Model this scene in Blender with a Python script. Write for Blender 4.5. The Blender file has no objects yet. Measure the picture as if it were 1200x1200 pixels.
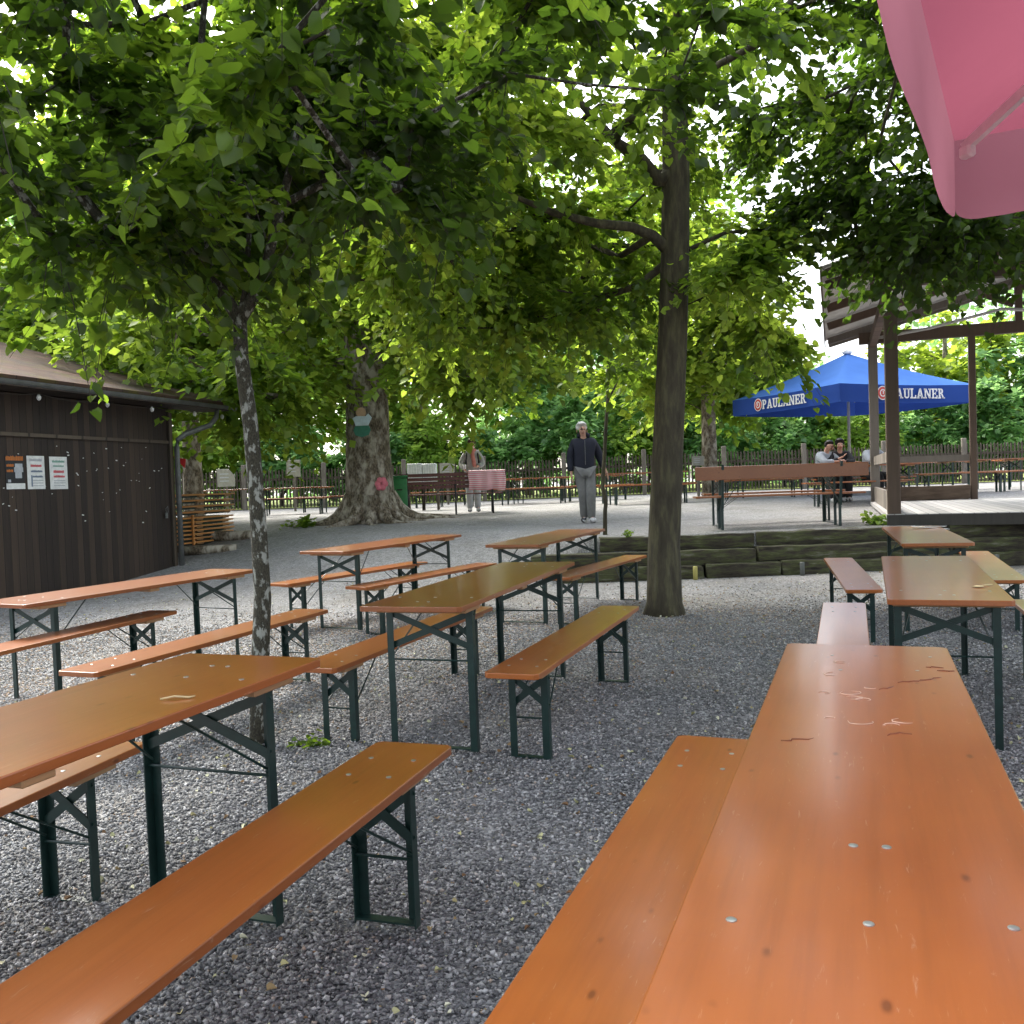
import bpy, bmesh, math, random
import numpy as np
from mathutils import Vector, Matrix, noise
random.seed(7); RNG=np.random.default_rng(11)
S=bpy.context.scene; COL=S.collection; PI=math.pi
# ------------------------------------------------------------ camera model
FPX=1066.4; PITCH=-.0315; ROLL=.0333; H=1.396; SB=.0059; SC=.005
def ray(px,py):
    uu,vv=px-600,py-600
    u=uu*math.cos(ROLL)-vv*math.sin(ROLL); v=uu*math.sin(ROLL)+vv*math.cos(ROLL)
    x,y,z=u/FPX,1.0,-v/FPX
    return Vector((x,y*math.cos(PITCH)-z*math.sin(PITCH),y*math.sin(PITCH)+z*math.cos(PITCH)))
def at(px,py,Y):
    r=ray(px,py); return Vector((0,0,H))+r*(Y/r.y)
def atx(px,Y): return at(px,560,Y).x
cd=bpy.data.cameras.new('camera'); cam=bpy.data.objects.new('camera',cd); COL.objects.link(cam); S.camera=cam
cd.sensor_width=36; cd.lens=36*FPX/1200; cd.clip_end=1500; cd.clip_start=.05
zp=Vector((0,-math.sin(PITCH),math.cos(PITCH))); fw=Vector((0,math.cos(PITCH),math.sin(PITCH))); xr=Vector((1,0,0))
R_=xr*math.cos(ROLL)-zp*math.sin(ROLL); U_=xr*math.sin(ROLL)+zp*math.cos(ROLL)
M=Matrix((R_,U_,-fw)).transposed().to_4x4(); M.translation=Vector((0,0,H)); cam.matrix_world=M
# ------------------------------------------------------------ materials
def mat(name):
    m=bpy.data.materials.new(name); m.use_nodes=True; nt=m.node_tree
    return m,nt,nt.nodes['Principled BSDF']
def N(nt,t,**k):
    n=nt.nodes.new(t)
    for a,b in k.items():
        if a.startswith('i_'):
            key=a[2:]; key=int(key) if key.isdigit() else key.replace('_',' ')
            n.inputs[key].default_value=b
        else: setattr(n,a,b)
    return n
def ramp(nt,fac,stops):
    r=N(nt,'ShaderNodeValToRGB'); e=r.color_ramp.elements
    while len(e)<len(stops): e.new(.5)
    for i,(p,c) in enumerate(stops): e[i].position=p; e[i].color=(*c,1)
    nt.links.new(fac,r.inputs[0]); return r.outputs[0]
def coords(nt,scale=(1,1,1),rnd=True,kind='Object'):
    tc=N(nt,'ShaderNodeTexCoord'); mp=N(nt,'ShaderNodeMapping'); mp.inputs['Scale'].default_value=scale
    nt.links.new(tc.outputs[kind],mp.inputs[0])
    if rnd:
        oi=N(nt,'ShaderNodeObjectInfo'); mu=N(nt,'ShaderNodeMath',operation='MULTIPLY',i_1=37.)
        nt.links.new(oi.outputs['Random'],mu.inputs[0]); nt.links.new(mu.outputs[0],mp.inputs['Location'])
    return mp.outputs[0]
def noisy(name,stops,scale=8,stretch=(1,1,1),rough=.7,bump=.3,detail=6,dist=.01,rnd=True,metal=0,rough2=None,kind='Object'):
    m,nt,b=mat(name); L=nt.links
    v=coords(nt,stretch,rnd,kind)
    n=N(nt,'ShaderNodeTexNoise',i_Scale=scale,i_Detail=detail,i_Roughness=.62); L.new(v,n.inputs['Vector'])
    L.new(ramp(nt,n.outputs[0],stops),b.inputs['Base Color'])
    b.inputs['Roughness'].default_value=rough; b.inputs['Metallic'].default_value=metal
    if rough2:
        mr=N(nt,'ShaderNodeMapRange',i_3=rough,i_4=rough2); L.new(n.outputs[0],mr.inputs[0]); L.new(mr.outputs[0],b.inputs['Roughness'])
    if bump:
        bp=N(nt,'ShaderNodeBump',i_Strength=bump,i_Distance=dist); L.new(n.outputs[0],bp.inputs['Height']); L.new(bp.outputs[0],b.inputs['Normal'])
    return m
def plain(name,c,rough=.6,metal=0,trans=0):
    d=[x*.82 for x in c]; u=[min(1,x*1.12) for x in c]
    return noisy(name,[(.3,d),(.7,u)],scale=14,rough=rough,bump=.05,metal=metal)
def lacquer(name,base,olive=.0):
    m,nt,b=mat(name); L=nt.links
    v=coords(nt,(1,1,1)); 
    mp=N(nt,'ShaderNodeMapping'); mp.inputs['Scale'].default_value=(26,1.3,26); L.new(v,mp.inputs[0])
    n1=N(nt,'ShaderNodeTexNoise',i_Scale=1.6,i_Detail=7,i_Roughness=.6); L.new(mp.outputs[0],n1.inputs['Vector'])
    n2=N(nt,'ShaderNodeTexNoise',i_Scale=2.2,i_Detail=3); L.new(v,n2.inputs['Vector'])
    a=Vector(base)
    c1=ramp(nt,n1.outputs[0],[(.25,a*.86),(.5,a),(.8,a*1.08)])
    c2=ramp(nt,n2.outputs[0],[(.3,(.88,.80,.74)),(.7,(1.06,1.06,1.02))])
    mx=N(nt,'ShaderNodeMix',data_type='RGBA',blend_type='MULTIPLY'); mx.inputs[0].default_value=1
    L.new(c1,mx.inputs[6]); L.new(c2,mx.inputs[7])
    # small dark dents and knots
    vo=N(nt,'ShaderNodeTexVoronoi',i_Scale=13.,i_Randomness=1.); mp3=N(nt,'ShaderNodeMapping'); mp3.inputs['Scale'].default_value=(1,.45,1); L.new(v,mp3.inputs[0]); L.new(mp3.outputs[0],vo.inputs['Vector'])
    sp=ramp(nt,vo.outputs['Distance'],[(.05,(.42,.36,.32)),(.09,(.78,.74,.7)),(.13,(1,1,1))])
    n4=N(nt,'ShaderNodeTexNoise',i_Scale=5.); L.new(v,n4.inputs['Vector'])
    gate=ramp(nt,n4.outputs[0],[(.44,(0,0,0)),(.5,(.9,.9,.9))])
    mx2=N(nt,'ShaderNodeMix',data_type='RGBA',blend_type='MULTIPLY'); L.new(gate,mx2.inputs[0]); L.new(mx.outputs[2],mx2.inputs[6]); L.new(sp,mx2.inputs[7])
    # pale scuffs
    mp2=N(nt,'ShaderNodeMapping'); mp2.inputs['Scale'].default_value=(60,9,40); mp2.inputs['Rotation'].default_value=(0,0,.5); L.new(v,mp2.inputs[0])
    n5=N(nt,'ShaderNodeTexNoise',i_Scale=1.5,i_Detail=5,i_Roughness=.7,i_Distortion=.6); L.new(mp2.outputs[0],n5.inputs['Vector'])
    sc=ramp(nt,n5.outputs[0],[(.63,(0,0,0)),(.71,(.38,.38,.38))])
    mx3=N(nt,'ShaderNodeMix',data_type='RGBA'); L.new(sc,mx3.inputs[0]); L.new(mx2.outputs[2],mx3.inputs[6]); mx3.inputs[7].default_value=(.5,.36,.24,1)
    hv=N(nt,'ShaderNodeHueSaturation'); oi=N(nt,'ShaderNodeObjectInfo'); mr=N(nt,'ShaderNodeMapRange',i_3=.8,i_4=1.12); L.new(oi.outputs['Random'],mr.inputs[0]); L.new(mr.outputs[0],hv.inputs['Value']); L.new(mx3.outputs[2],hv.inputs['Color'])
    L.new(hv.outputs[0],b.inputs['Base Color'])
    b.inputs['Roughness'].default_value=.30; b.inputs['Specular IOR Level'].default_value=.42
    b.inputs['Coat Weight'].default_value=.5; b.inputs['Coat Roughness'].default_value=.15
    bp=N(nt,'ShaderNodeBump',i_Strength=.12,i_Distance=.004); L.new(n1.outputs[0],bp.inputs['Height']); L.new(bp.outputs[0],b.inputs['Normal'])
    return m
M_WOOD=lacquer('orange lacquered wood',(.285,.088,.021))
M_BEN=lacquer('bench lacquered wood',(.325,.10,.021))
M_BACK_SHADE=lacquer('shade-toned backrest wood',(.25,.085,.025))  # shade on the backrest's rear side put into its wood colour
M_UND=noisy('raw spruce',[(.3,(.30,.17,.08)),(.7,(.42,.25,.12))],scale=3,stretch=(14,1,14),rough=.6,bump=.1)
M_STEEL=noisy('dark green painted steel',[(.3,(.004,.018,.016)),(.7,(.009,.034,.029))],scale=20,rough=.38,bump=.05,dist=.002)
M_ZINC=plain('zinc screw',(.40,.43,.42),.35,.8)
def bark(name,stops,scale,stretch,bump=.9,dist=.02):
    return noisy(name,stops,scale=scale,stretch=stretch,rough=.9,bump=bump,dist=dist,detail=9,rnd=False)
M_BARK=bark('smooth olive-brown bark',[(.28,(.022,.018,.010)),(.5,(.052,.044,.026)),(.62,(.085,.078,.04)),(.78,(.14,.13,.09))],6,(2.4,2.4,.5),1.,.03)
M_TWIG=bark('dark twig bark',[(.3,(.02,.016,.012)),(.7,(.05,.04,.03))],9,(2,2,1),.3)
def patch_bark(name,dark,mid,lite,sc=9,lo=.5,hi=.56):
    m,nt,b=mat(name); L=nt.links; v=coords(nt,(1,1,.55),False)
    n=N(nt,'ShaderNodeTexNoise',i_Scale=sc,i_Detail=5,i_Roughness=.6); L.new(v,n.inputs['Vector'])
    n2=N(nt,'ShaderNodeTexNoise',i_Scale=sc*5,i_Detail=6); L.new(v,n2.inputs['Vector'])
    c1=ramp(nt,n2.outputs[0],[(.35,dark),(.65,mid)]); f=ramp(nt,n.outputs[0],[(lo,(0,0,0)),(hi,(1,1,1))])
    mx=N(nt,'ShaderNodeMix',data_type='RGBA'); L.new(f,mx.inputs[0]); L.new(c1,mx.inputs[6]); mx.inputs[7].default_value=(*lite,1)
    L.new(mx.outputs[2],b.inputs['Base Color']); b.inputs['Roughness'].default_value=.9
    bp=N(nt,'ShaderNodeBump',i_Strength=.7,i_Distance=.01); L.new(n2.outputs[0],bp.inputs['Height']); L.new(bp.outputs[0],b.inputs['Normal'])
    return m
M_BIRCH=patch_bark('lichen-spotted bark',(.018,.017,.011),(.06,.055,.035),(.27,.28,.245),30,.52,.60)
M_OLD=patch_bark('old furrowed bark',(.05,.038,.024),(.20,.16,.11),(.42,.38,.31),6.5,.46,.62)
def leafmat(name,c1,c2,tr,var=.5):
    m=bpy.data.materials.new(name); m.use_nodes=True; nt=m.node_tree; L=nt.links; nt.nodes.clear()
    o=N(nt,'ShaderNodeOutputMaterial'); at_=N(nt,'ShaderNodeAttribute',attribute_name='rnd')
    col=ramp(nt,at_.outputs['Fac'],[(0,c1),(.6,[(a+b)/2 for a,b in zip(c1,c2)]),(1,c2)])
    tcol=ramp(nt,at_.outputs['Fac'],[(0,[x*.75 for x in tr]),(1,[min(.9,x*1.25) for x in tr])])
    d=N(nt,'ShaderNodeBsdfDiffuse'); t=N(nt,'ShaderNodeBsdfTranslucent'); g=N(nt,'ShaderNodeBsdfGlossy',i_Roughness=.42)
    g.inputs[0].default_value=(.9,.95,.9,1)
    L.new(col,d.inputs[0]); L.new(tcol,t.inputs[0])
    a=N(nt,'ShaderNodeMixShader',i_0=.5); L.new(d.outputs[0],a.inputs[1]); L.new(t.outputs[0],a.inputs[2])
    b=N(nt,'ShaderNodeMixShader',i_0=.025); L.new(a.outputs[0],b.inputs[1]); L.new(g.outputs[0],b.inputs[2])
    L.new(b.outputs[0],o.inputs[0]); return m
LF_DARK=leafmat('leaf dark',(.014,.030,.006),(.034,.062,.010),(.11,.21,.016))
LF_MID=leafmat('leaf mid',(.024,.050,.009),(.055,.10,.014),(.26,.42,.03))
LF_YEL=leafmat('leaf yellow-green',(.07,.12,.015),(.16,.22,.03),(.50,.66,.07))
LF_FAR=leafmat('leaf sunny mid green',(.05,.10,.014),(.11,.18,.025),(.42,.60,.06))  # brighter copy of the mid leaf, sunlight put into its colour
LF_BG=leafmat('leaf blue-green',(.055,.135,.05),(.12,.24,.07),(.36,.62,.20))
LF_BG2=leafmat('leaf fresh green',(.08,.16,.03),(.19,.29,.045),(.46,.66,.11))
# ------------------------------------------------------------ mesh helpers
def finish(bm,name,m,parent=None,smooth=False,link=True):
    me=bpy.data.meshes.new(name); bm.to_mesh(me); bm.free()
    if m is not None:
        for k in (m if isinstance(m,(list,tuple)) else [m]): me.materials.append(k)
    if smooth: me.shade_smooth()
    o=bpy.data.objects.new(name,me); COL.objects.link(o); o.parent=parent; return o
def box(bm,c,s,rot=None,mi=0):
    r=bmesh.ops.create_cube(bm,size=1); vs=r['verts']; rm=rot or Matrix.Identity(3)
    for v in vs: v.co=Vector(c)+rm@Vector((v.co.x*s[0],v.co.y*s[1],v.co.z*s[2]))
    if mi:
        for f in {f for v in vs for f in v.link_faces}: f.material_index=mi
    return vs
def bar(bm,a,b,w,t,up=Vector((0,0,1))):
    a=Vector(a); b=Vector(b); d=b-a; y=d.normalized(); x=y.cross(up)
    if x.length<1e-4: x=y.cross(Vector((1,0,0)))
    x.normalize(); z=x.cross(y)
    return box(bm,(a+b)/2,(w,d.length,t),Matrix((x,y,z)).transposed())
def tube(bm,pts,rad,n=8,cap=True):
    pts=[Vector(p) for p in pts]; rings=[]; ref=Vector((.31,.17,.93))
    for i,p in enumerate(pts):
        d=(pts[min(i+1,len(pts)-1)]-pts[max(i-1,0)]); d.normalize()
        x=d.cross(ref)
        if x.length<.05: x=d.cross(Vector((1,0,0)))
        x.normalize(); y=d.cross(x); r=rad[i] if hasattr(rad,'__len__') else rad
        rings.append([bm.verts.new(p+(x*math.cos(2*PI*k/n)+y*math.sin(2*PI*k/n))*r) for k in range(n)])
    for a,b in zip(rings,rings[1:]):
        for k in range(n): bm.faces.new((a[k],b[k],b[(k+1)%n],a[(k+1)%n]))
    if cap and n>2: bm.faces.new(rings[0]); bm.faces.new(rings[-1][::-1])
def lathe(bm,prof,c=(0,0,0),n=16):
    rings=[[bm.verts.new((c[0]+r*math.cos(2*PI*k/n),c[1]+r*math.sin(2*PI*k/n),c[2]+z)) for k in range(n)] for r,z in prof]
    for a,b in zip(rings,rings[1:]):
        for k in range(n): bm.faces.new((a[k],a[(k+1)%n],b[(k+1)%n],b[k]))
    bm.faces.new(rings[0][::-1]); bm.faces.new(rings[-1])
def bevel(bm,w,seg=2):
    bmesh.ops.bevel(bm,geom=[e for e in bm.edges],offset=w,segments=seg,affect='EDGES',profile=.5)
def slab(bm,pts,z0,z1):
    lo=[bm.verts.new((x,y,z0)) for x,y in pts]; hi=[bm.verts.new((x,y,z1)) for x,y in pts]; n=len(pts)
    bm.faces.new(lo[::-1]); bm.faces.new(hi)
    for i in range(n): bm.faces.new((lo[i],lo[(i+1)%n],hi[(i+1)%n],hi[i]))
def tag(o,label,cat,group=None):
    o['label']=label; o['category']=cat
    if group: o['group']=group
    return o
def thing(name,label,cat,loc=(0,0,0),rz=0,group=None):
    o=bpy.data.objects.new(name,None); COL.objects.link(o); o.empty_display_size=.2
    o.location=loc; o.rotation_euler=(0,0,rz); return tag(o,label,cat,group)
def struct(o,kind='structure'): o['kind']=kind; return o
def copy_tree(o,parent=None):
    c=o.copy(); COL.objects.link(c)
    if parent: c.parent=parent; c.matrix_parent_inverse=o.matrix_parent_inverse
    for ch in list(o.children): copy_tree(ch,c)
    return c
def basis(yaw,b=SB,c=SC):
    n=Vector((-b,-c,1)).normalized(); a=Vector((math.sin(yaw),math.cos(yaw),0)); a=(a-n*a.dot(n)).normalized()
    return Matrix((a.cross(n),a,n)).transposed()
def sst(a,b,x):
    t=min(1,max(0,(x-a)/(b-a))); return t*t*(3-2*t)
def lerp(a,b,t): return a+(b-a)*t
# ------------------------------------------------------------ furniture positions (metres)
FIT={ # name:(kind,x,y,yaw,dz)
'T1':('T',-1.257,2.022,.348,.066),'T2':('T',-.166,5.426,.321,.028),'RT2':('T',2.422,5.225,.375,-.015),'T6':('T',.875,2.263,.366,-.027),
'RT3':('T',3.766,8.355,.318,-.025),'T3':('T',-2.962,7.057,.47,-.075),'T4':('T',-1.30,9.47,.461,.017),'T5':('T',.399,9.414,.384,.018),
'B5':('B',.882,9.27,.474,.003),'B2b':('B',.35,5.249,.354,.009),'B2a':('B',-.67,5.711,.36,-.02),'B1':('B',-.678,1.921,.312,.062),
'B2':('B',-1.752,2.232,.26,.019),'B3b':('B',-1.881,5.695,.364,.01),'B3a':('B',-3.07,6.042,.301,-.004),'B4a':('B',-1.687,9.661,.567,-.005),
'B4b':('B',-.86,9.117,.546,-.001),'W1':('B',2.964,8.022,.258,-.014),'W2':('B',1.828,5.059,.357,-.002),'B6a':('B',.289,2.082,.366,0.),
'RB':('B',4.327,8.258,.351,-.02),'RB2':('B',3.02,4.93,.36,-.01),'B6c':('B',1.55,2.0,.37,0.)}
KB=[(v[1],v[2],v[4]) for v in FIT.values()]
def zl(x,y):
    s=w=0.
    for a,b,d in KB:
        k=math.exp(-((x-a)**2+(y-b)**2)/1.0); s+=k*d; w+=k
    return SB*x+SC*y+s/(w+.35)
def zt(x,y):
    if y<16: z=lerp(.60,.63,(y-12)/4)
    elif y<21: z=lerp(.63,.76,sst(16,21,y))
    else: z=.76
    return z+.008*max(-6,min(8,x))
WALLY=12.2
def gz(x,y):
    y_=max(y,12)
    if x>=1: a,b=12.15,12.25
    else:
        t=sst(1,-1,x) if False else 1-sst(-1,1,x); u=sst(1.5,6,-x)
        a=lerp(12.15,lerp(10.2,13.2,u),t); b=lerp(12.25,lerp(15.5,20,u),t)
    s=sst(a,b,y); base=zl(x,y)*(1-s) if y<25 else 0
    return base+zt(x,y_)*s
def gzn(x,y): return gz(x,y)+.012*noise.noise(Vector((x*1.3,y*1.3,0)))
# ------------------------------------------------------------ ground
def gravel(name,cell,stops,dirt):
    m,nt,b=mat(name); L=nt.links; v=coords(nt,(1,1,1),False)
    vo=N(nt,'ShaderNodeTexVoronoi',i_Scale=cell,i_Randomness=1.); nd=N(nt,'ShaderNodeTexNoise',i_Scale=cell*.5,i_Detail=2); L.new(v,nd.inputs['Vector'])
    ad=N(nt,'ShaderNodeVectorMath',operation='MULTIPLY_ADD'); L.new(nd.outputs['Color'],ad.inputs[0]); ad.inputs[1].default_value=(.02,.02,.02); L.new(v,ad.inputs[2])
    L.new(ad.outputs[0],vo.inputs['Vector'])
    bw=N(nt,'ShaderNodeRGBToBW'); L.new(vo.outputs['Color'],bw.inputs[0])
    c=ramp(nt,bw.outputs[0],stops)
    n=N(nt,'ShaderNodeTexNoise',i_Scale=.9,i_Detail=6,i_Roughness=.65); L.new(v,n.inputs['Vector'])
    f=ramp(nt,n.outputs[0],[(.45,(0,0,0)),(.72,(.55,.55,.55))])
    mx=N(nt,'ShaderNodeMix',data_type='RGBA'); L.new(f,mx.inputs[0]); L.new(c,mx.inputs[6]); mx.inputs[7].default_value=(*dirt,1)
    n3=N(nt,'ShaderNodeTexNoise',i_Scale=7,i_Detail=5,i_Roughness=.7); L.new(v,n3.inputs['Vector'])
    c3=ramp(nt,n3.outputs[0],[(.3,(.8,.8,.8)),(.7,(1.12,1.12,1.12))])
    m2=N(nt,'ShaderNodeMix',data_type='RGBA',blend_type='MULTIPLY'); m2.inputs[0].default_value=1; L.new(mx.outputs[2],m2.inputs[6]); L.new(c3,m2.inputs[7])
    _dust_and_light(nt,b,m2.outputs[2]); b.inputs['Roughness'].default_value=.85; b.inputs['Specular IOR Level'].default_value=.3
    iv=N(nt,'ShaderNodeMath',operation='SUBTRACT',i_0=1.); L.new(vo.outputs['Distance'],iv.inputs[1])
    bp=N(nt,'ShaderNodeBump',i_Strength=.9,i_Distance=.012); L.new(iv.outputs[0],bp.inputs['Height']); L.new(bp.outputs[0],b.inputs['Normal'])
    return m
GST=[(.15,(.045,.047,.052)),(.45,(.15,.155,.165)),(.7,(.27,.28,.29)),(.95,(.48,.49,.5))]
def _dust_and_light(nt,b,src):  # paler farther out: dusty gravel plus painted open-sky brightness
    L=nt.links; tc=N(nt,'ShaderNodeTexCoord'); sp=N(nt,'ShaderNodeSeparateXYZ'); L.new(tc.outputs['Object'],sp.inputs[0]); n=N(nt,'ShaderNodeTexNoise',i_Scale=.55,i_Detail=5); L.new(tc.outputs['Object'],n.inputs['Vector'])
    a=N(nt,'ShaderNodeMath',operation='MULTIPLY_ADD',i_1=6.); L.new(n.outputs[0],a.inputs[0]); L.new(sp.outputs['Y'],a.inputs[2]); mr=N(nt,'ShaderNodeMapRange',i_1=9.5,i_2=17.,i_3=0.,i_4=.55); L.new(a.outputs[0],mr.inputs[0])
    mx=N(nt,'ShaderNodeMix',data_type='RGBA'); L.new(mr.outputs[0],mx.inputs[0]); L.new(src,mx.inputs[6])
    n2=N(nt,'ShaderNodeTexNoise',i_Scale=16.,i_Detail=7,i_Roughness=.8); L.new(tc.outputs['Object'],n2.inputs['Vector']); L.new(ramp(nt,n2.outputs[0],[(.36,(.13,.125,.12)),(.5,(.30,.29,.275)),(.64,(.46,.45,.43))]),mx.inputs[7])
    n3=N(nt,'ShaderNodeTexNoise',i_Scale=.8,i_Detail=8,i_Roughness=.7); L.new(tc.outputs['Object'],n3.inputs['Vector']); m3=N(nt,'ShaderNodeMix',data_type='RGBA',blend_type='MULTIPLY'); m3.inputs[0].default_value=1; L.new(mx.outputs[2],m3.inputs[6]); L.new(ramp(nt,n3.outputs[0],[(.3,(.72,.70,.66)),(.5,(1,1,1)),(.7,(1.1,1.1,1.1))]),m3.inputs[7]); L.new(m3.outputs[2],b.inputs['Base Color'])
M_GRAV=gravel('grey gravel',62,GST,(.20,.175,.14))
def grid(xs,ys,fz,name,m,parent=None):
    bm=bmesh.new(); V=[[bm.verts.new((x,y,fz(x,y))) for x in xs] for y in ys]
    for j in range(len(ys)-1):
        for i in range(len(xs)-1): bm.faces.new((V[j][i],V[j][i+1],V[j+1][i+1],V[j+1][i]))
    o=finish(bm,name,m,parent,True); return o
xs=[-400,-150,-60,-30,-20]+[ -14+.35*i for i in range(83)]+[20,30,60,150,400]
ys=[-60,-20,-8,-3]+[-1+.3*i for i in range(44)]+[12.15,12.18,12.22,12.25]+[12.5+.4*i for i in range(30)]+[26,30,34,40,60,120,400,900]
struct(grid(xs,ys,gzn,'ground',M_GRAV))
M_LAWN=noisy('meadow grass',[(.3,(.14,.20,.04)),(.5,(.24,.28,.06)),(.75,(.38,.38,.11))],scale=3,rough=.9,bump=.6,dist=.03,rnd=False)
lx=[-60+3*i for i in range(41)]; ly=[34.6,37,40,44,50,70,120]
struct(grid(lx,ly,lambda x,y:gz(x,y)+.03,'meadow',M_LAWN))
# loose chips on the near gravel
def fast_mesh(name,V,F,mats,parent=None,rnd=None,midx=None):
    V=np.ascontiguousarray(V,dtype=np.float32); me=bpy.data.meshes.new(name); me.vertices.add(len(V)); me.vertices.foreach_set('co',V.ravel())
    tot=sum(f.size for f in F); n=sum(len(f) for f in F)
    me.loops.add(tot); me.polygons.add(n)
    me.loops.foreach_set('vertex_index',np.concatenate([f.ravel() for f in F]).astype(np.int32))
    sizes=np.concatenate([np.full(len(f),f.shape[1]) for f in F]); st=np.concatenate([[0],np.cumsum(sizes)[:-1]])
    me.polygons.foreach_set('loop_start',st.astype(np.int32))
    for m in mats: me.materials.append(m)
    if midx is not None: me.polygons.foreach_set('material_index',midx.astype(np.int32))
    if rnd is not None:
        a=me.attributes.new('rnd','FLOAT','FACE'); a.data.foreach_set('value',rnd.astype(np.float32))
    me.update(calc_edges=True); me.validate()
    o=bpy.data.objects.new(name,me); COL.objects.link(o); o.parent=parent; return o
def attr_mat(name,stops,rough=.8):
    m,nt,b=mat(name); a=N(nt,'ShaderNodeAttribute',attribute_name='rnd'); nt.links.new(ramp(nt,a.outputs['Fac'],stops),b.inputs['Base Color']); b.inputs['Roughness'].default_value=rough; return m
def rotmats(ax,ang):
    ax=ax/np.linalg.norm(ax,axis=1,keepdims=True); c=np.cos(ang)[:,None,None]; s=np.sin(ang)[:,None,None]
    K=np.zeros((len(ax),3,3)); K[:,0,1]=-ax[:,2];K[:,0,2]=ax[:,1];K[:,1,0]=ax[:,2];K[:,1,2]=-ax[:,0];K[:,2,0]=-ax[:,1];K[:,2,1]=ax[:,0]
    return np.eye(3)[None]+s*K+(1-c)*(K@K)
GX=np.arange(-6,6.01,.1); GY=np.arange(0,12.01,.1); GZ=np.array([[gzn(x,y) for x in GX] for y in GY])
def gznp(x,y):
    i=np.clip((x+6)/.1,0,len(GX)-1.001); j=np.clip(y/.1,0,len(GY)-1.001); i0=i.astype(int); j0=j.astype(int); a=i-i0; b=j-j0
    return (GZ[j0,i0]*(1-a)+GZ[j0,i0+1]*a)*(1-b)+(GZ[j0+1,i0]*(1-a)+GZ[j0+1,i0+1]*a)*b
def chips():
    n=200000; y=1.6+ (RNG.random(n)**1.25)*7.6+np.abs(RNG.normal(size=n))*1.1*(RNG.random(n)<.35); y=np.minimum(y,11.7); x=(RNG.random(n)*2-1)*.62*y; 
    s=(.0045+.0055*RNG.random(n)**2)*(1+.03*y)
    base=np.array([[1,0,0],[-1,0,0],[0,1,0],[0,-1,0],[0,0,1],[0,0,-1]],float)
    V=base[None]*(s[:,None,None])*np.stack([np.ones(n)*1.25,.6+.5*RNG.random(n),.45+.35*RNG.random(n)],1)[:,None,:]
    V=V*(0.75+.5*RNG.random((n,6,1)))
    Rm=rotmats(np.stack([RNG.normal(size=n)*.4,RNG.normal(size=n)*.4,np.ones(n)],1),RNG.random(n)*6.28)
    V=np.einsum('nij,nkj->nki',Rm,V); z=gznp(x,y)
    V+=np.stack([x,y,z+s*.35],1)[:,None,:]
    f=np.array([[0,2,4],[2,1,4],[1,3,4],[3,0,4],[2,0,5],[1,2,5],[3,1,5],[0,3,5]])
    F=(f[None]+6*np.arange(n)[:,None,None]).reshape(-1,3); r=np.repeat(np.clip(RNG.random(n)+.22*np.clip((y+.5*x*-1-5)/3.5,0,1),0,.999),8)  # chips lightened toward the far left, painting in open-sky brightness
    struct(fast_mesh('gravel_chips',V.reshape(-1,3),[F],[attr_mat('gravel chip',[(0,(.075,.077,.08)),(.5,(.165,.168,.17)),(.85,(.29,.293,.29)),(.97,(.50,.50,.50)),(1,(.30,.22,.15))])],rnd=r),'stuff')
chips()
# fallen leaves, petals and bud scales
LEAF=np.array([[0,.03,0],[.36,-.02,.10],[.51,.33,.15],[.33,.72,.07],[0,1.05,-.10],[-.33,.72,.07],[-.51,.33,.15],[-.36,-.02,.10]])
LEAF_F=[[0,1,2,3,4],[0,4,5,6,7]]
def litter():
    n=4200; y=1.8+(RNG.random(n)**.9)*11; x=(RNG.random(n)*2-1)*.6*y; x=np.clip(x,-5.9,5.9)
    s=.006+.022*RNG.random(n)**3.2
    V=LEAF[None]*s[:,None,None]; V[:,:,2]*=2.5
    Rm=rotmats(np.stack([RNG.normal(size=n)*.3,RNG.normal(size=n)*.3,np.ones(n)],1),RNG.random(n)*6.28)
    V=np.einsum('nij,nkj->nki',Rm,V)+np.stack([x,y,gznp(x,np.clip(y,0,11.9))+.012],1)[:,None,:]
    F=(np.array(LEAF_F)[None]+8*np.arange(n)[:,None,None]).reshape(-1,5)
    struct(fast_mesh('leaf_litter',V.reshape(-1,3),[F],[attr_mat('dry leaf bits',[(0,(.14,.07,.03)),(.3,(.26,.17,.08)),(.6,(.42,.42,.20)),(1,(.62,.62,.48))])],rnd=np.repeat(RNG.random(n),2)),'stuff')
litter()
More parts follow.
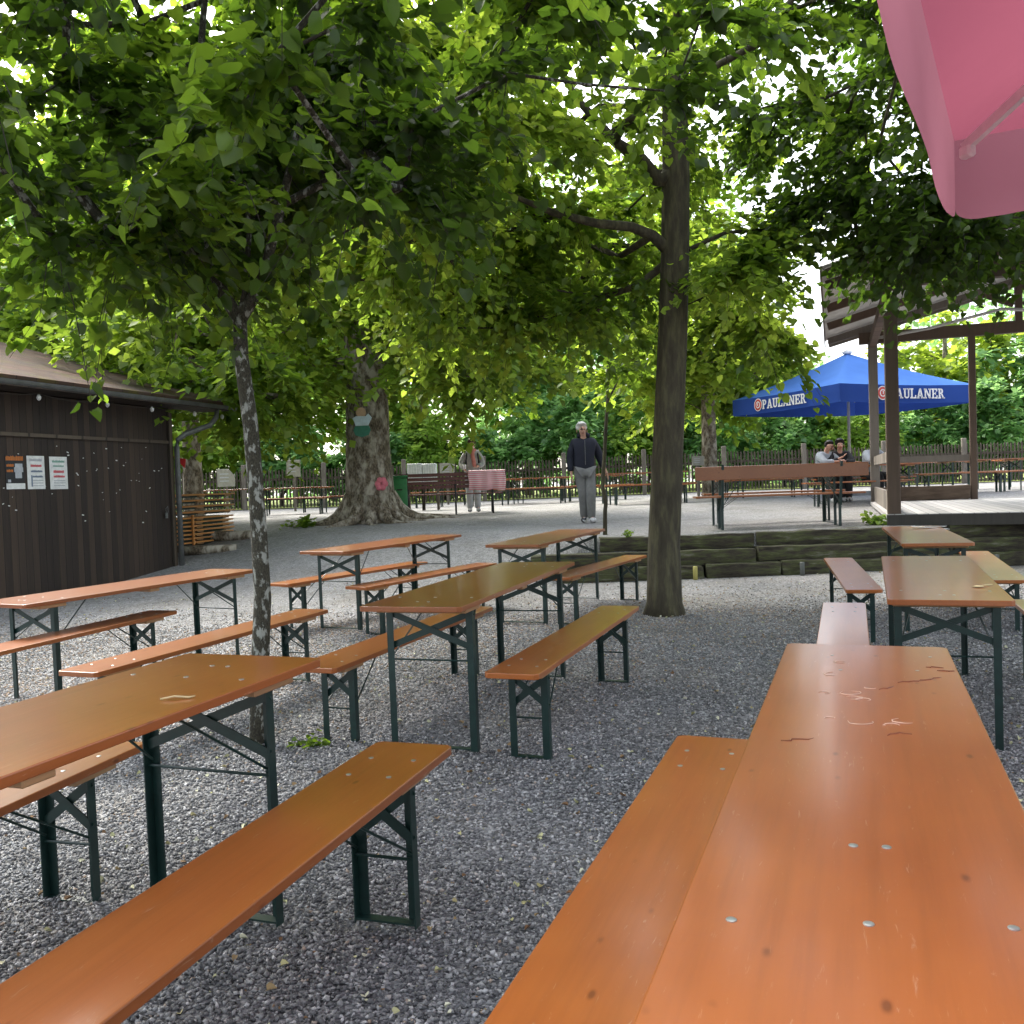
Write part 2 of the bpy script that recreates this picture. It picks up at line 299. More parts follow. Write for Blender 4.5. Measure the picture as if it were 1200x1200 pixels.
# ------------------------------------------------------------ beer tables and benches
def board(W,L,z0,z1,ch=.018,grooves=()):
    bm=bmesh.new(); w,l=W/2,L/2
    slab(bm,[(-w+ch,-l),(w-ch,-l),(w,-l+ch),(w,l-ch),(w-ch,l),(-w+ch,l),(-w,l-ch),(-w,-l+ch)],z0,z1); bevel(bm,.0035,2); return bm
def make_set(kind,near=True,name=None,label='x',cat='table',L=2.2):
    W,h=(.54,.77) if kind=='T' else (.27,.48); th=.027; ins=.257
    t=thing(name or ('beer_table' if kind=='T' else 'beer_bench'),label,cat)
    top=finish(board(W,L,h-th,h),'tabletop' if kind=='T' else 'seat',M_WOOD if kind=='T' else M_BEN,t)
    zb=h-th
    for sy in (-1,1):
        yl=sy*(L/2-ins); bm=bmesh.new(); box(bm,(0,yl+sy*.02,zb-.0125),(W-.05,.20,.025)); bevel(bm,.004,1); finish(bm,'batten',M_UND,t)
        lx=W/2-.035; zt_=zb-.025
        for sx in (-1,1):
            bm=bmesh.new(); box(bm,(sx*lx,yl,zt_/2),(.004,.036,zt_)); box(bm,(sx*(lx-.018),yl+.016*sy,zt_/2+.001),(.032,.004,zt_-.004)); finish(bm,'leg',M_STEEL,t)
        bm=bmesh.new(); d=.27*zt_ if kind=='T' else .38*zt_
        bar(bm,(-lx,yl-.004,zt_-.01),(lx,yl-.004,zt_-d),.005,.032); bar(bm,(lx,yl+.004,zt_-.01),(-lx,yl+.004,zt_-d),.005,.032); finish(bm,'cross_brace',M_STEEL,t)
        bm=bmesh.new(); box(bm,(0,yl,.012),(2*lx,.034,.006)); finish(bm,'foot_bar',M_STEEL,t)
        bm=bmesh.new(); zr=zt_-(.36*zt_ if kind=='T' else .52*zt_); tube(bm,[(-lx,yl,zr),(lx,yl,zr)],.005,6); finish(bm,'tie_rod',M_STEEL,t)
        for sx in (-1,1):
            bm=bmesh.new(); tube(bm,[(sx*lx*.92,yl,zr+.02),(sx*lx*.55,yl-sy*.33,zt_+.018)],.0045,5); finish(bm,'stay_rod',M_STEEL,t)
    if kind=='T':
        bm=bmesh.new(); box(bm,(0,0,zb-.0125),(W-.05,.09,.025)); bevel(bm,.004,1); finish(bm,'batten',M_UND,t)
    if near:
        rows=[]
        for sy in (-1,1):
            yl=sy*(L/2-ins)
            rows+= [(x*(W/2-.07),yl+.08*sy*-1) for x in ((-1,0,1) if kind=='T' else (-1,1))]+[(x*.03*(1 if kind=='T' else 2.4),yl+.08*sy) for x in (-1,1)]
        for x,y in rows:
            bm=bmesh.new(); lathe(bm,[(.008,0),(.008,.0012),(.005,.0018)],(x,y,h),12); finish(bm,'screw',M_ZINC,top)
    return t
def ontop(px,py,k):
    kd,x,y,yaw,dz=FIT[k]; Bm=basis(yaw); h=.77 if kd=='T' else .48
    o=Vector((x,y,SB*x+SC*y+dz))+Bm@Vector((0,0,h)); n=Bm@Vector((0,0,1)); r=ray(px,py); c=Vector((0,0,H)); t=(o-c).dot(n)/r.dot(n); return c+r*t
def place_long():
    kd,x,y,yaw,dz=FIT['T6']; L=2.9; t=make_set('T',False,'beer_table',LAB['T6'],'table',L); t['group']='beer tables standing in the lower gravel yard'
    B_=basis(yaw); m=B_.to_4x4(); m.translation=Vector((x,y,SB*x+SC*y+dz))-B_.col[1]*(L-2.2)/2; t.matrix_world=m; inv=m.inverted(); top=[c for c in t.children if c.name.startswith('tabletop')][0]
    for px,py in ((1000,991),(1039,993),(857,1078),(1018,1083),(1188,1088),(962,1420),(1090,1426)):
        q=inv@ontop(px,py,'T6'); bm=bmesh.new(); lathe(bm,[(.008,0),(.008,.0012),(.005,.0018)],(q.x,q.y,.77),12); finish(bm,'screw',M_ZINC,top)
    for px,py in ((975,768),(1090,770),(985,785),(1075,786)):
        q=inv@ontop(px,py,'T6'); bm=bmesh.new(); lathe(bm,[(.006,0),(.006,.0008)],(q.x,q.y,.77),10); finish(bm,'screw',M_ZINC,top)
protoT=make_set('T',name='beer_table'); protoB=make_set('B',name='beer_bench',cat='bench')
first={'T':protoT,'B':protoB}; used=set()
def place(kind,x,y,yaw,z,label,group,near=True,flat=False):
    if kind not in used: o=first[kind]; used.add(kind)
    else:
        src=first[kind] if near else far[kind]
        o=copy_tree(src)
    m=basis(yaw,0 if flat else SB,0 if flat else SC).to_4x4(); m.translation=Vector((x,y,z)); o.matrix_world=m
    o.rotation_mode='XYZ'; tag(o,label,'table' if kind=='T' else 'bench',group); return o
LAB={
'T1':'large orange table with a dry twig on its top, cut by the left edge',
'T2':'olive-brown topped table between two benches in the middle of the gravel yard',
'RT2':'table just beyond the far end of the nearest table, curled brown leaf on it',
'T6':'closest orange table at the lower right with water smears and zinc screws in its top',
'RT3':'weathered table close to the sleeper wall at the right with white paper on it',
'T3':'reddish orange table beside the dark shed wall at the left',
'T4':'orange table farthest back in the yard, in front of the thick old tree',
'T5':'narrow-looking table just left of the sleeper wall end, behind the middle table',
'B5':'bench between the middle table and the sleeper wall, ending left of the smooth trunk',
'B2b':'glossy orange bench on the right side of the middle table, nearer than the smooth trunk',
'B2a':'orange bench partly hidden under the left side of the middle table',
'B1':'long bright orange bench cut by the lower left corner, before the large left table',
'B2':'bench behind the large left table, mostly hidden below its top',
'B3b':'orange bench passing behind the lichen-spotted trunk, between shed table and large left table',
'B3a':'pinkish orange bench beside the shed table, cut by the left edge',
'B4a':'bench on the far side of the farthest yard table, starting at the spotted trunk',
'B4b':'bench on the near side of the farthest yard table, seen above the middle table',
'W1':'pale sky-reflecting bench left of the right-hand tables, near the sleeper wall',
'W2':'white-looking glossy bench end showing just beyond the far end of the nearest table',
'B6a':'wide orange bench tucked along the left side of the nearest table at the bottom',
'RB':'pale greenish bench behind the right-hand table at the right edge, near the sleeper wall',
'RB2':'yellowish bench cut by the right edge beside the second right-hand table',
'B6c':'orange bench corner just showing at the right edge beside the nearest table'}
GY_='beer tables standing in the lower gravel yard'; GB_='beer benches standing in the lower gravel yard'
TILT={'W2':(1.7,1.0),'W1':(1.0,.3),'RB':(1.0,.3)}   # benches tipped so their tops mirror the open sky
for k,(kd,x,y,yaw,dz) in FIT.items():
    if k=='T6': continue
    place(kd,x,y,yaw,SB*x+SC*y+dz,LAB[k],GY_ if kd=='T' else GB_)
    if k in TILT:
        o=[q for q in COL.objects if q.get('label')==LAB[k]][0]; m=o.matrix_world.copy() if False else (lambda B_:(lambda mm:mm)(B_.to_4x4()))(basis(yaw)); m.translation=Vector((x,y,SB*x+SC*y+dz))
        pv=Vector((0,TILT[k][1],0)); o.matrix_world=m@Matrix.Translation(pv)@Matrix.Rotation(math.radians(TILT[k][0]),4,'X')@Matrix.Translation(-pv)
place_long()
far={'T':make_set('T',False,'beer_table'),'B':make_set('B',False,'beer_bench')}
FARL=[ # kind, px, Y, yaw offset, label
('T',628,27.0,1.60,'far table left of the standing man, row along the picket fence'),
('B',622,26.3,1.60,'long pale far bench in front of the fence-side table left of the standing man'),
('B',634,27.7,1.60,'bench on the fence side of the far table left of the standing man'),
('T',690,28.5,1.55,'far table seen behind the standing man, close to the fence'),
('B',700,27.8,1.55,'far bench seen behind the standing man, close to the fence'),
('T',752,22.6,1.50,'terrace table between the sapling and the smooth trunk'),
('B',744,23.6,1.52,'farther bench between the sapling and the smooth trunk'),
('B',762,21.7,1.50,'reddish terrace bench ending behind the smooth trunk on its left'),
('T',575,28.8,1.58,'far table behind the woman with the scarf'),
('B',580,28.0,1.58,'far bench behind the woman with the scarf'),
('T',345,26.4,1.62,'dark edged far table left of the thick old tree'),
('B',340,25.7,1.62,'far bench in front of the table left of the thick old tree'),
('T',272,24.6,1.55,'far table showing left of the spotted trunk above the stacked boards'),
('B',388,27.4,1.6,'far bench touching the outline of the thick old tree on its left'),
('T',1150,22.0,1.50,'far table right of the slim bandstand post'),
('B',1128,20.8,1.52,'nearest far bench right of the slim bandstand post'),
('B',1175,23.6,1.50,'bench on the fence side behind the far right tables'),
('T',1105,24.6,1.50,'far table seen through the bandstand behind the slim post'),
('B',1215,21.2,1.50,'far bench cut by the right edge, seen through the bandstand'),
('T',1212,25.6,1.50,'far table cut by the right edge, close to the fence'),
('T',1012,18.7,1.50,'table at which the three seated guests sit under the blue parasol'),
('B',1005,18.0,1.50,'empty bench on the near side of the guests table'),
('B',1012,19.4,1.50,'bench on which the three seated guests sit'),
('T',905,23.6,1.53,'far table behind the backrest bench and left of the guests'),
('B',890,22.8,1.53,'far bench behind the backrest bench and left of the guests'),
('T',905,13.62,1.56,'terrace table close behind the bench with the backrest'),
('B',905,14.25,1.56,'plain bench on the far side of the table behind the backrest bench'),
('B',520,27.2,1.6,'row bench seen below the slatted park bench near the green bin'),
('T',485,28.3,1.6,'row table seen behind the slatted park bench near the white boxes')]
for i,(kd,px,Y,yaw,lab) in enumerate(FARL):
    x=atx(px,Y); o=far[kd] if kd not in used or (kd+'f') not in used else None
    if (kd+'f') not in used:
        used.add(kd+'f'); o=far[kd]
    else: o=copy_tree(far[kd])
    m=basis(yaw,-.0,0).to_4x4(); m.translation=Vector((x,Y,gz(x,Y)+.004)); o.matrix_world=m
    tag(o,lab,'table' if kd=='T' else 'bench','beer tables on the upper terrace' if kd=='T' else 'beer benches on the upper terrace')
# bench with backrest
def backed_bench():
    x=atx(912,12.95); o=thing('backrest_bench','orange bench with long board backrest seen from behind, left of the bandstand','bench',(x,12.95,gz(x,12.95)),-.01)
    finish(board_x(2.4,.27,.455,.482),'seat',M_BEN,o)
    bm=bmesh.new(); box(bm,(0,-.19,.80),(2.42,.024,.19)); bevel(bm,.008,2); b=finish(bm,'backrest',M_BACK_SHADE,o)
    for sx in (-1,1):
        xx=sx*.83
        for yy in (-.1,.1):
            bm=bmesh.new(); box(bm,(xx,yy,.22),(.036,.02,.44)); finish(bm,'leg',M_STEEL,o)
        bm=bmesh.new(); bar(bm,(xx,-.13,.30),(xx,-.205,.92),.036,.012); finish(bm,'backrest_support',M_STEEL,o)
        bm=bmesh.new(); bar(bm,(xx+sx*-.02,-.14,.36),(xx-sx*.26,-.19,.72),.02,.01); finish(bm,'diagonal_stay',M_STEEL,o)
        bm=bmesh.new(); box(bm,(xx,0,.012),(.034,.2,.006)); finish(bm,'foot_bar',M_STEEL,o)
        bm=bmesh.new(); bar(bm,(xx-.012,-.1,.43),(xx-.012,.1,.27),.005,.03,Vector((1,0,0))); bar(bm,(xx+.012,.1,.43),(xx+.012,-.1,.27),.005,.03,Vector((1,0,0))); finish(bm,'cross_brace',M_STEEL,o)
def board_x(L,W,z0,z1):
    bm=board(W,L,z0,z1); bmesh.ops.rotate(bm,verts=bm.verts,cent=(0,0,0),matrix=Matrix.Rotation(PI/2,3,'Z')); return bm
backed_bench()
# twig on the big left table, leaf stain on right table, paper
def small(name,label,cat,verts_fn,m,loc,rot=None):
    bm=bmesh.new(); verts_fn(bm); o=finish(bm,name,m,None,True); o.location=loc
    if rot: o.rotation_euler=rot
    return tag(o,label,cat)
M_DRY=plain('dry straw',(.55,.45,.25),.8)
small('dry_twig','pale dry twig lying on the large left table','twig',lambda bm:tube(bm,[(-.045,0,.004),(-.01,.008,.008),(.03,.004,.004),(.045,.01,.006)],[.0022,.003,.003,.0015],5),M_DRY,ontop(208,820,'T1'),(0,0,.1))
small('dry_leaf','curled brown leaf on the far right-hand table top','leaf',lambda bm:(tube(bm,[(0,0,.004),(.04,.02,.007),(.09,.05,.004)],.003,5),lathe(bm,[(.012,0),(.03,.003),(.012,.008)],(-.01,-.005,.001),7)),M_DRY,ontop(1148,688,'RT2'))
M_PAPER=plain('white paper',(.75,.76,.74),.7)
small('paper_sheet','crumpled white paper at the back of the small weathered table','paper',lambda bm:[box(bm,(0,0,.006),(.34,.09,.004),Matrix.Rotation(.1,3,'Y')),box(bm,(.05,.03,.014),(.2,.08,.004),Matrix.Rotation(-.12,3,'X'))],M_PAPER,ontop(1090,619,'RT3'),(0,0,-.2))
M_SMEAR=plain('pale smear sheen',(.60,.42,.33),.3); M_SMEAR2=plain('dark water mark',(.17,.05,.02),.35)  # pale smear colour paints the white sheen of the wet curls
def smears(bm):
    r=random.Random(4)
    for (px,py,rx) in [(978,790,.034),(996,812,.03),(1000,818,.024),(1008,846,.034),(972,842,.014),(1012,820,.02),(1060,845,.03),(1045,850,.02),(985,776,.02),(1020,806,.018),(965,812,.016)]:
        c=ontop(px,py,'T6'); a0=r.random()*6; pts=[]; rad=[]; n=r.randint(9,15)
        for k in range(n): pts.append(c+Vector((math.cos(a0+k*.38)*rx*r.uniform(.8,1.1),math.sin(a0+k*.38)*rx*.8,.0008))); rad.append(.0003+.0014*math.sin(PI*(k+.5)/n))
        tube(bm,pts,rad,4)
def smear2(bm):
    r=random.Random(6)
    for (px,py,n) in [(1030,808,7),(1052,800,8),(1078,797,7),(1098,786,6),(1085,782,5),(915,868,8),(1040,862,6)]:
        c=ontop(px,py,'T6'); p=c.copy(); pts=[]; rad=[]
        for k in range(n): pts.append(p.copy()); rad.append(.001+.002*math.sin(PI*(k+.5)/n)); p+=Vector((r.uniform(.004,.018),r.uniform(-.012,.014),0))
        for q in pts: q.z+=.0004
        tube(bm,pts,rad,4)
t6=[o for o in COL.objects if o.get('label')==LAB['T6']][0]; top6=[c for c in t6.children if c.name.startswith('tabletop')][0]
bpy.context.view_layer.update()
for nm_,fn_,mm_ in (('smear_sheen',smears,M_SMEAR),('water_mark',smear2,M_SMEAR2)):
    bm=bmesh.new(); fn_(bm); bm.verts.index_update(); seen_=set()
    for v0 in list(bm.verts):
        if v0.index in seen_: continue
        st_=[v0]; comp=[]; seen_.add(v0.index)
        while st_:
            v=st_.pop(); comp.append(v)
            for e_ in v.link_edges:
                w_=e_.other_vert(v)
                if w_.index not in seen_: seen_.add(w_.index); st_.append(w_)
        fs={f for v in comp for f in v.link_faces}; b2=bmesh.new(); mp_={v:b2.verts.new(v.co) for v in comp}
        for f in fs: b2.faces.new([mp_[v] for v in f.verts])
        o=finish(b2,nm_,mm_,None,True); o.parent=top6; o.matrix_parent_inverse=top6.matrix_world.inverted()
    bm.free()
# ------------------------------------------------------------ sleepers
M_SLP=noisy('mossy old sleeper',[(.3,(.014,.012,.008)),(.45,(.05,.042,.028)),(.58,(.075,.085,.03)),(.7,(.16,.15,.12))],scale=6,stretch=(.6,3,3),rough=.92,bump=1.,dist=.03)
def rough_box(c,s,seg=10,amp=.02,rot=0):
    bm=bmesh.new(); box(bm,(0,0,0),s); bmesh.ops.subdivide_edges(bm,edges=[e for e in bm.edges if abs((e.verts[0].co-e.verts[1].co).x)>s[0]*.5],cuts=seg)
    bevel(bm,.012,2); sd=Vector((random.random()*50,0,0))
    for v in bm.verts: v.co+=noise.noise_vector(Vector((v.co.x*2.2,v.co.y*6,v.co.z*6))+sd)*amp
    bmesh.ops.rotate(bm,verts=bm.verts,cent=(0,0,0),matrix=Matrix.Rotation(rot,3,'Z')); bmesh.ops.translate(bm,verts=bm.verts,vec=c); return bm
rw=thing('timber_retaining_wall','stepped wall of dark mossy railway sleepers holding the upper terrace','retaining wall',(0,0,0))
for r,(x0,y0,z0,z1,lens) in enumerate([(.6,11.98,-.03,.27,(1.9,1.0,2.5,2.4,2.2,2.4)),(.22,12.12,.26,.46,(3.0,2.6,2.5,2.6,2.6)),(1.15,12.30,.45,.645,(2.1,2.6,2.6,2.6,2.6))]):
    x=x0
    for L_ in lens:
        dz=.008*(x-4); finish(rough_box((x+L_/2,y0+random.uniform(-.02,.02)-.0*x,(z0+z1)/2+dz),(L_-.03,.24,z1-z0-.008),12,.022 if r else .035),'sleeper',M_SLP,rw,True); x+=L_
M_STUB=plain('yellow painted stub',(.45,.40,.12),.6); M_STUB2=plain('grey pipe stub',(.12,.13,.12),.5)
for px,py,m,lab in [(812,677,M_STUB,'short yellow stub in front of the sleeper wall right of the smooth trunk'),(938,672,M_STUB2,'short grey stub in front of the sleeper wall beside the pale bench'),(1167,672,M_STUB2,'short grey stub in front of the sleeper wall near the right edge')]:
    x=atx(px,11.75); bm=bmesh.new(); lathe(bm,[(.03,0),(.03,.17),(.026,.18)],n=12); o=finish(bm,'marker_stub',m,None,True); o.location=(x,11.76,gz(x,11.7)-.01); tag(o,lab,'stub post')
# ------------------------------------------------------------ trees
def crown_leaves(P,D,per,size,spread,tmpl='leaf',droop=.35,flat=.35,twigs=7):
    """P cluster points, D outward dirs -> verts, faces"""
    n=len(P)*twigs; base=np.repeat(P,twigs,0); out=np.repeat(D,twigs,0)
    d=out*.7+RNG.normal(size=(n,3))*np.array([.75,.75,.35]); d[:,2]-=.12; d/=np.linalg.norm(d,axis=1,keepdims=True)
    ln=spread*(.5+.7*RNG.random(n)); k=max(1,per//twigs)
    t=(np.arange(k)+.6)/k; t=t[None]+RNG.normal(size=(n,k))*.06
    c=base[:,None]+d[:,None]*(t*ln[:,None])[...,None]; c[...,2]-=(t**2)*ln[:,None]*droop
    side=np.cross(d,[0,0,1.]); side/=np.linalg.norm(side,axis=1,keepdims=True)+1e-6
    sg=np.where(np.arange(k)%2==0,1,-1)[None,:,None]
    ld=side[:,None]*sg*(.75)+d[:,None]*.7+RNG.normal(size=(n,k,3))*.35; ld[...,2]-=droop*1.1
    ld=ld.reshape(-1,3); ld/=np.linalg.norm(ld,axis=1,keepdims=True)
    nr=np.array([0,0,1.])+RNG.normal(size=ld.shape)*flat; nr-=ld*(nr*ld).sum(1,keepdims=True); nr/=np.linalg.norm(nr,axis=1,keepdims=True)
    xx=np.cross(ld,nr); m=len(ld); s=size*(.55+.65*RNG.random(m)); c=c.reshape(-1,3)+RNG.normal(size=(m,3))*size*.35
    T=LEAF if tmpl=='leaf' else np.array([[0,0,0],[.42,.5,.1],[0,1.1,0],[-.42,.5,.1]])
    V=c[:,None]+s[:,None,None]*(T[None,:,0:1]*xx[:,None]+T[None,:,1:2]*ld[:,None]+T[None,:,2:3]*nr[:,None])
    if tmpl=='leaf': F=[(np.array(LEAF_F)[None]+8*np.arange(m)[:,None,None]).reshape(-1,5)]; rep=2
    else: F=[(np.array([[0,1,2],[0,2,3]])[None]+4*np.arange(m)[:,None,None]).reshape(-1,3)]; rep=2
    clr=np.repeat(RNG.random(len(P)),twigs*k); rnd=np.clip(.55*RNG.random(m)+.45*clr,0,1)
    tw=(base,base+d*(ln*.55)[:,None]-np.array([0,0,1])*(ln*.3*droop*.55)[:,None],base+d*ln[:,None]-np.array([0,0,1])*(ln*droop)[:,None])
    return V.reshape(-1,3),F,np.repeat(rnd,rep),tw
def tree(name,label,cat,trunk,trad,ells,mats,barkm,per=120,size=.11,spread=.6,tmpl='leaf',group=None,r0=.011,seed=1,droop=.35,avoid=None,flat=.35,start=0,limbs=(),twigm=None,tw=7,extra=None):
    rs=np.random.default_rng(seed)
    root=thing(name,label,cat,tuple(trunk[0]),0,group); O=Vector(trunk[0])
    pts=[Vector(p)-O for p in trunk]; nodes=[]; par=[]; fixed=[]
    for i,p in enumerate(pts): nodes.append(p); par.append(i-1); fixed.append(trad[i])
    nt0=len(nodes)
    for (i0,lp,lr) in limbs:
        prev=i0
        for p,r in zip(lp,lr): nodes.append(Vector(p)-O); par.append(prev); fixed.append(r); prev=len(nodes)-1
    C=[]
    for c,r,n in ells:
        c=np.array(c)-np.array(O); k=0
        while k<n:
            q=rs.normal(size=3); q/=np.linalg.norm(q); rad=rs.random()**.42
            p=c+q*rad*np.array(r)
            if noise.noise(Vector(p*.55)+Vector((seed*7.,0,0)))<-.22: continue
            if avoid and avoid(p+np.array(O)): continue
            C.append((p,(q*np.array([1,1,.35])))); k+=1
    cen=np.array(nodes[start:nt0]).mean(0); C.sort(key=lambda a:np.linalg.norm(a[0]-cen))
    leafn=[]
    NA=[tuple(p) for p in nodes]
    for p,q in C:
        A=np.array(NA); dd=np.linalg.norm(A-p,axis=1)+np.maximum(0,A[:,2]-p[2])*.9; dd[:start]+=50
        i=int(dd.argmin()); a=Vector(NA[i]); b=Vector(p); L_=(b-a).length
        if L_<.08: leafn.append(i); continue
        ns=max(1,int(L_/.45)); prev=i
        mid=(a+b)/2+Vector((0,0,.12*L_))+Vector(rs.normal(size=3))*.09*L_
        for s in range(1,ns+1):
            t=s/ns; pp=a*(1-t)**2+mid*2*t*(1-t)+b*t*t
            NA.append(tuple(pp)); par.append(prev); fixed.append(None); prev=len(NA)-1
        leafn.append(prev)
    cnt=[0]*len(NA)
    for i in leafn: cnt[i]+=1
    for i in range(len(NA)-1,-1,-1):
        if par[i]>=0: cnt[par[i]]+=cnt[i]
    rad=[fixed[i] if fixed[i] is not None else r0*max(1,cnt[i])**.46 for i in range(len(NA))]
    ch={}
    for i,p_ in enumerate(par):
        if p_>=0: ch.setdefault(p_,[]).append(i)
    bm=bmesh.new()
    # chains
    startl=[(0,None)]; seen=set()
    n_tr=14 if trad[0]>.1 else 9
    stack=[0]; chains=[]
    def walk(i,first_pt):
        c=[]; 
        if first_pt is not None: c.append(first_pt)
        j=i
        while True:
            c.append(j); k=ch.get(j,[])
            if not k: break
            if j<nt0-1 and j+1 in k: nx=j+1
            else: nx=max(k,key=lambda t:cnt[t]+(1000 if fixed[t] else 0))
            for o_ in k:
                if o_!=nx: work.append((o_,j))
            j=nx
        return c
    work=[(0,None)]
    while work:
        i,f=work.pop(); chains.append((walk(i,f),f is None))
    for c,main in chains:
        if len(c)<2: continue
        P_=[Vector(NA[j]) for j in c]; R0=[rad[j] for j in c]
        if not main: R0[0]=min(R0[0],R0[1]*1.25)
        n=n_tr if main else (7 if R0[0]>.03 else 4)
        tube(bm,P_,R0,n,True)
    if extra: extra(bm,O)
    finish(bm,'trunk',[barkm],root,True)
    P=np.array([c[0] for c in C]); D=np.array([c[1] for c in C])
    V,F,rn,twg=crown_leaves(P,D,per,size,spread,tmpl,droop,flat,tw)
    nm=len(mats); mid=None
    if nm>1:
        cl=rs.integers(0,nm,len(P)); nl=len(rn)//2; mid=np.repeat(np.repeat(cl,nl//len(P)),2)
    fast_mesh('crown',V,F,mats,root,rn,mid)
    if tmpl=='leaf':
        a,b,c=twg; n=len(a); r=.0035; off=np.array([[1,0,0],[-.5,.8,.3],[-.5,-.8,-.3]])*r
        V=np.concatenate([np.repeat(a,3,0).reshape(n,3,3)+off,np.repeat(b,3,0).reshape(n,3,3)+off*.8,np.repeat(c,3,0).reshape(n,3,3)+off*.4],1)
        f=[]
        for s in (0,3):
            for k in range(3): f.append([s+k,s+(k+1)%3,s+3+(k+1)%3,s+3+k])
        F=(np.array(f)[None]+9*np.arange(n)[:,None,None]).reshape(-1,4); fast_mesh('twigs',V.reshape(-1,3),[F],[twigm or M_TWIG],root)
    return root
def tp(px,py,Y): return tuple(at(px,py,Y))
# keep the sky gaps and the view under the canopy open
def gap(p):
    x,y,z=p
    if y<.5: return False
    px=600+FPX*x/y; py=566-(px-600)*.033-(z-H)*FPX/y
    if y<7 and py>(318 if px<330 else 235): return True
    if 7<=y<12.5 and px<1010 and py>(395 if px<700 else 372 if px<850 else 420): return True
    if 7<=y<12.5 and px>=1000 and py>300: return True
    if y<9.0 and 715<px<850 and py>150: return True
    if 7<=y<12.5 and 365<px<500 and py>335: return True
    mg=min(30,.15*FPX/y)
    for cx,cy,rx,ry in ((700,100,45,35),(960,345,42,75),(905,95,22,18),(1000,60,20,28),(945,160,16,14),(870,255,14,24),(290,5,14,6)):
        if ((px-cx)/(rx+mg))**2+((py-cy)/(ry+mg))**2<1: return True
    return False
bz=gz(-1.37,4.96)
tree('spotted_tree','slim young tree with white-spotted bark, forking low behind the large left table','tree',
  [tuple(at(305,890,4.96)),tp(304,800,4.96),tp(308,700,4.96),tp(302,600,4.97),tp(294,500,4.98),tp(283,420,5.0),tp(281,375,5.0),tp(262,345,5.0),tp(247,310,5.0),tp(243,240,5.02),tp(230,120,5.05),tp(240,0,5.0),tp(245,-80,5)],
  [.062,.050,.047,.044,.042,.040,.038,.036,.03,.026,.022,.017,.01],
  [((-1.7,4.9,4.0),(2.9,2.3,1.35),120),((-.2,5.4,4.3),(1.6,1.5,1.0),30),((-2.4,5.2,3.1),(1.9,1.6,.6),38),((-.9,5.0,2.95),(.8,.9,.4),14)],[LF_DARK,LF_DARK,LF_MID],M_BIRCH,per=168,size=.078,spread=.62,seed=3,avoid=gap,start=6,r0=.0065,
  limbs=[(6,[tp(296,350,5.0),tp(312,310,4.98),tp(330,240,4.95),tp(350,150,4.9),tp(372,60,4.9)],[.034,.028,.024,.02,.014]),(6,[tp(288,340,5.02),tp(292,270,5.05),tp(286,200,5.1)],[.018,.014,.01])])
bz=gz(1.47,8.95)
tree('smooth_tree','tall tree with smooth grey-brown leaning trunk standing in the gravel near the sleeper wall','tree',
  [(1.47,8.95,bz-.06),(1.475,8.95,bz+.12),tp(778,640,8.95),tp(783,520,8.95),tp(788,400,8.96),tp(791,300,8.97),tp(792,200,9.0),tp(790,90,9.0),tp(786,0,9.05),tp(780,-150,9.1)],
  [.23,.175,.158,.15,.142,.138,.132,.115,.09,.05],
  [((.7,8.8,5.9),(4.2,3.4,2.3),125),((-.9,8.7,4.3),(2.8,2.4,1.4),90),((1.2,9.8,3.7),(2.4,1.4,.9),36),((2.6,9.4,3.3),(.8,.8,.6),16),((-.4,9.6,3.4),(1.8,1.2,.6),26)],[LF_MID,LF_YEL,LF_FAR,LF_FAR],M_BARK,per=185,size=.088,spread=.7,seed=5,avoid=gap,start=5,r0=.0075,
  limbs=[(5,[tp(765,276,8.9),tp(740,266,8.8),tp(700,262,8.7),tp(650,250,8.6),tp(590,225,8.5)],[.055,.048,.042,.034,.02]),(6,[tp(772,212,8.95),tp(752,188,8.9),tp(720,165,8.8),tp(680,120,8.7),tp(640,60,8.6)],[.08,.07,.05,.035,.02])])
tree('overhanging_tree','dense dark tree whose boughs hang over the bandstand roof at the upper right','tree',
  [(8.3,9.6,gz(8.3,9.6)),(8.2,9.6,1.8),(8.0,9.5,3.4),(7.6,9.4,5.0),(7.2,9.3,6.5)],[.3,.22,.19,.15,.09],
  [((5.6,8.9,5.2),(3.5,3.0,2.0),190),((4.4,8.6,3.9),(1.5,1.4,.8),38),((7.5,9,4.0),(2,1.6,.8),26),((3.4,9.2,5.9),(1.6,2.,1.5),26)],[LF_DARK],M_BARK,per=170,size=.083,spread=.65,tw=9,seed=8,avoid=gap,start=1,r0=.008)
def buttress(bm,O):
    rr=random.Random(5)
    for k in range(13):
        a=k/13*2*PI+rr.uniform(-.15,.15); L_=rr.uniform(.7,1.5)*(1.15 if math.cos(a)>.3 or math.cos(a)<-.5 else .7); pts=[]; rad=[]
        for s in range(9):
            t=s/8; r=.36+L_*t*1.05; aa=a+.25*math.sin(t*3+k)*t
            x=r*math.cos(aa); y=r*math.sin(aa); z=.50*(1-t)**6+.05*(1-t)+.05*math.sin(t*9+k)*t*(1-t)
            pts.append((x,y,gz(O.x+x,O.y+y)-O.z+z-.02)); rad.append(.11*(1-t)**1.6+.085*(1-t*.8))
        tube(bm,pts,rad,8)
bx,by=atx(436,19),19
def fl(px1,px2,py,Y): a=at(px1,py,Y);b=at(px2,py,Y);return tuple((a+b)/2),(b-a).length/2
seq=[fl(404,466,600,19),fl(404,462,560,19),fl(404,458,520,19),fl(404,457,480,19),fl(405,455,440,19),fl(402,455,400,19),fl(396,455,340,19),fl(400,450,250,19),fl(410,445,120,19)]
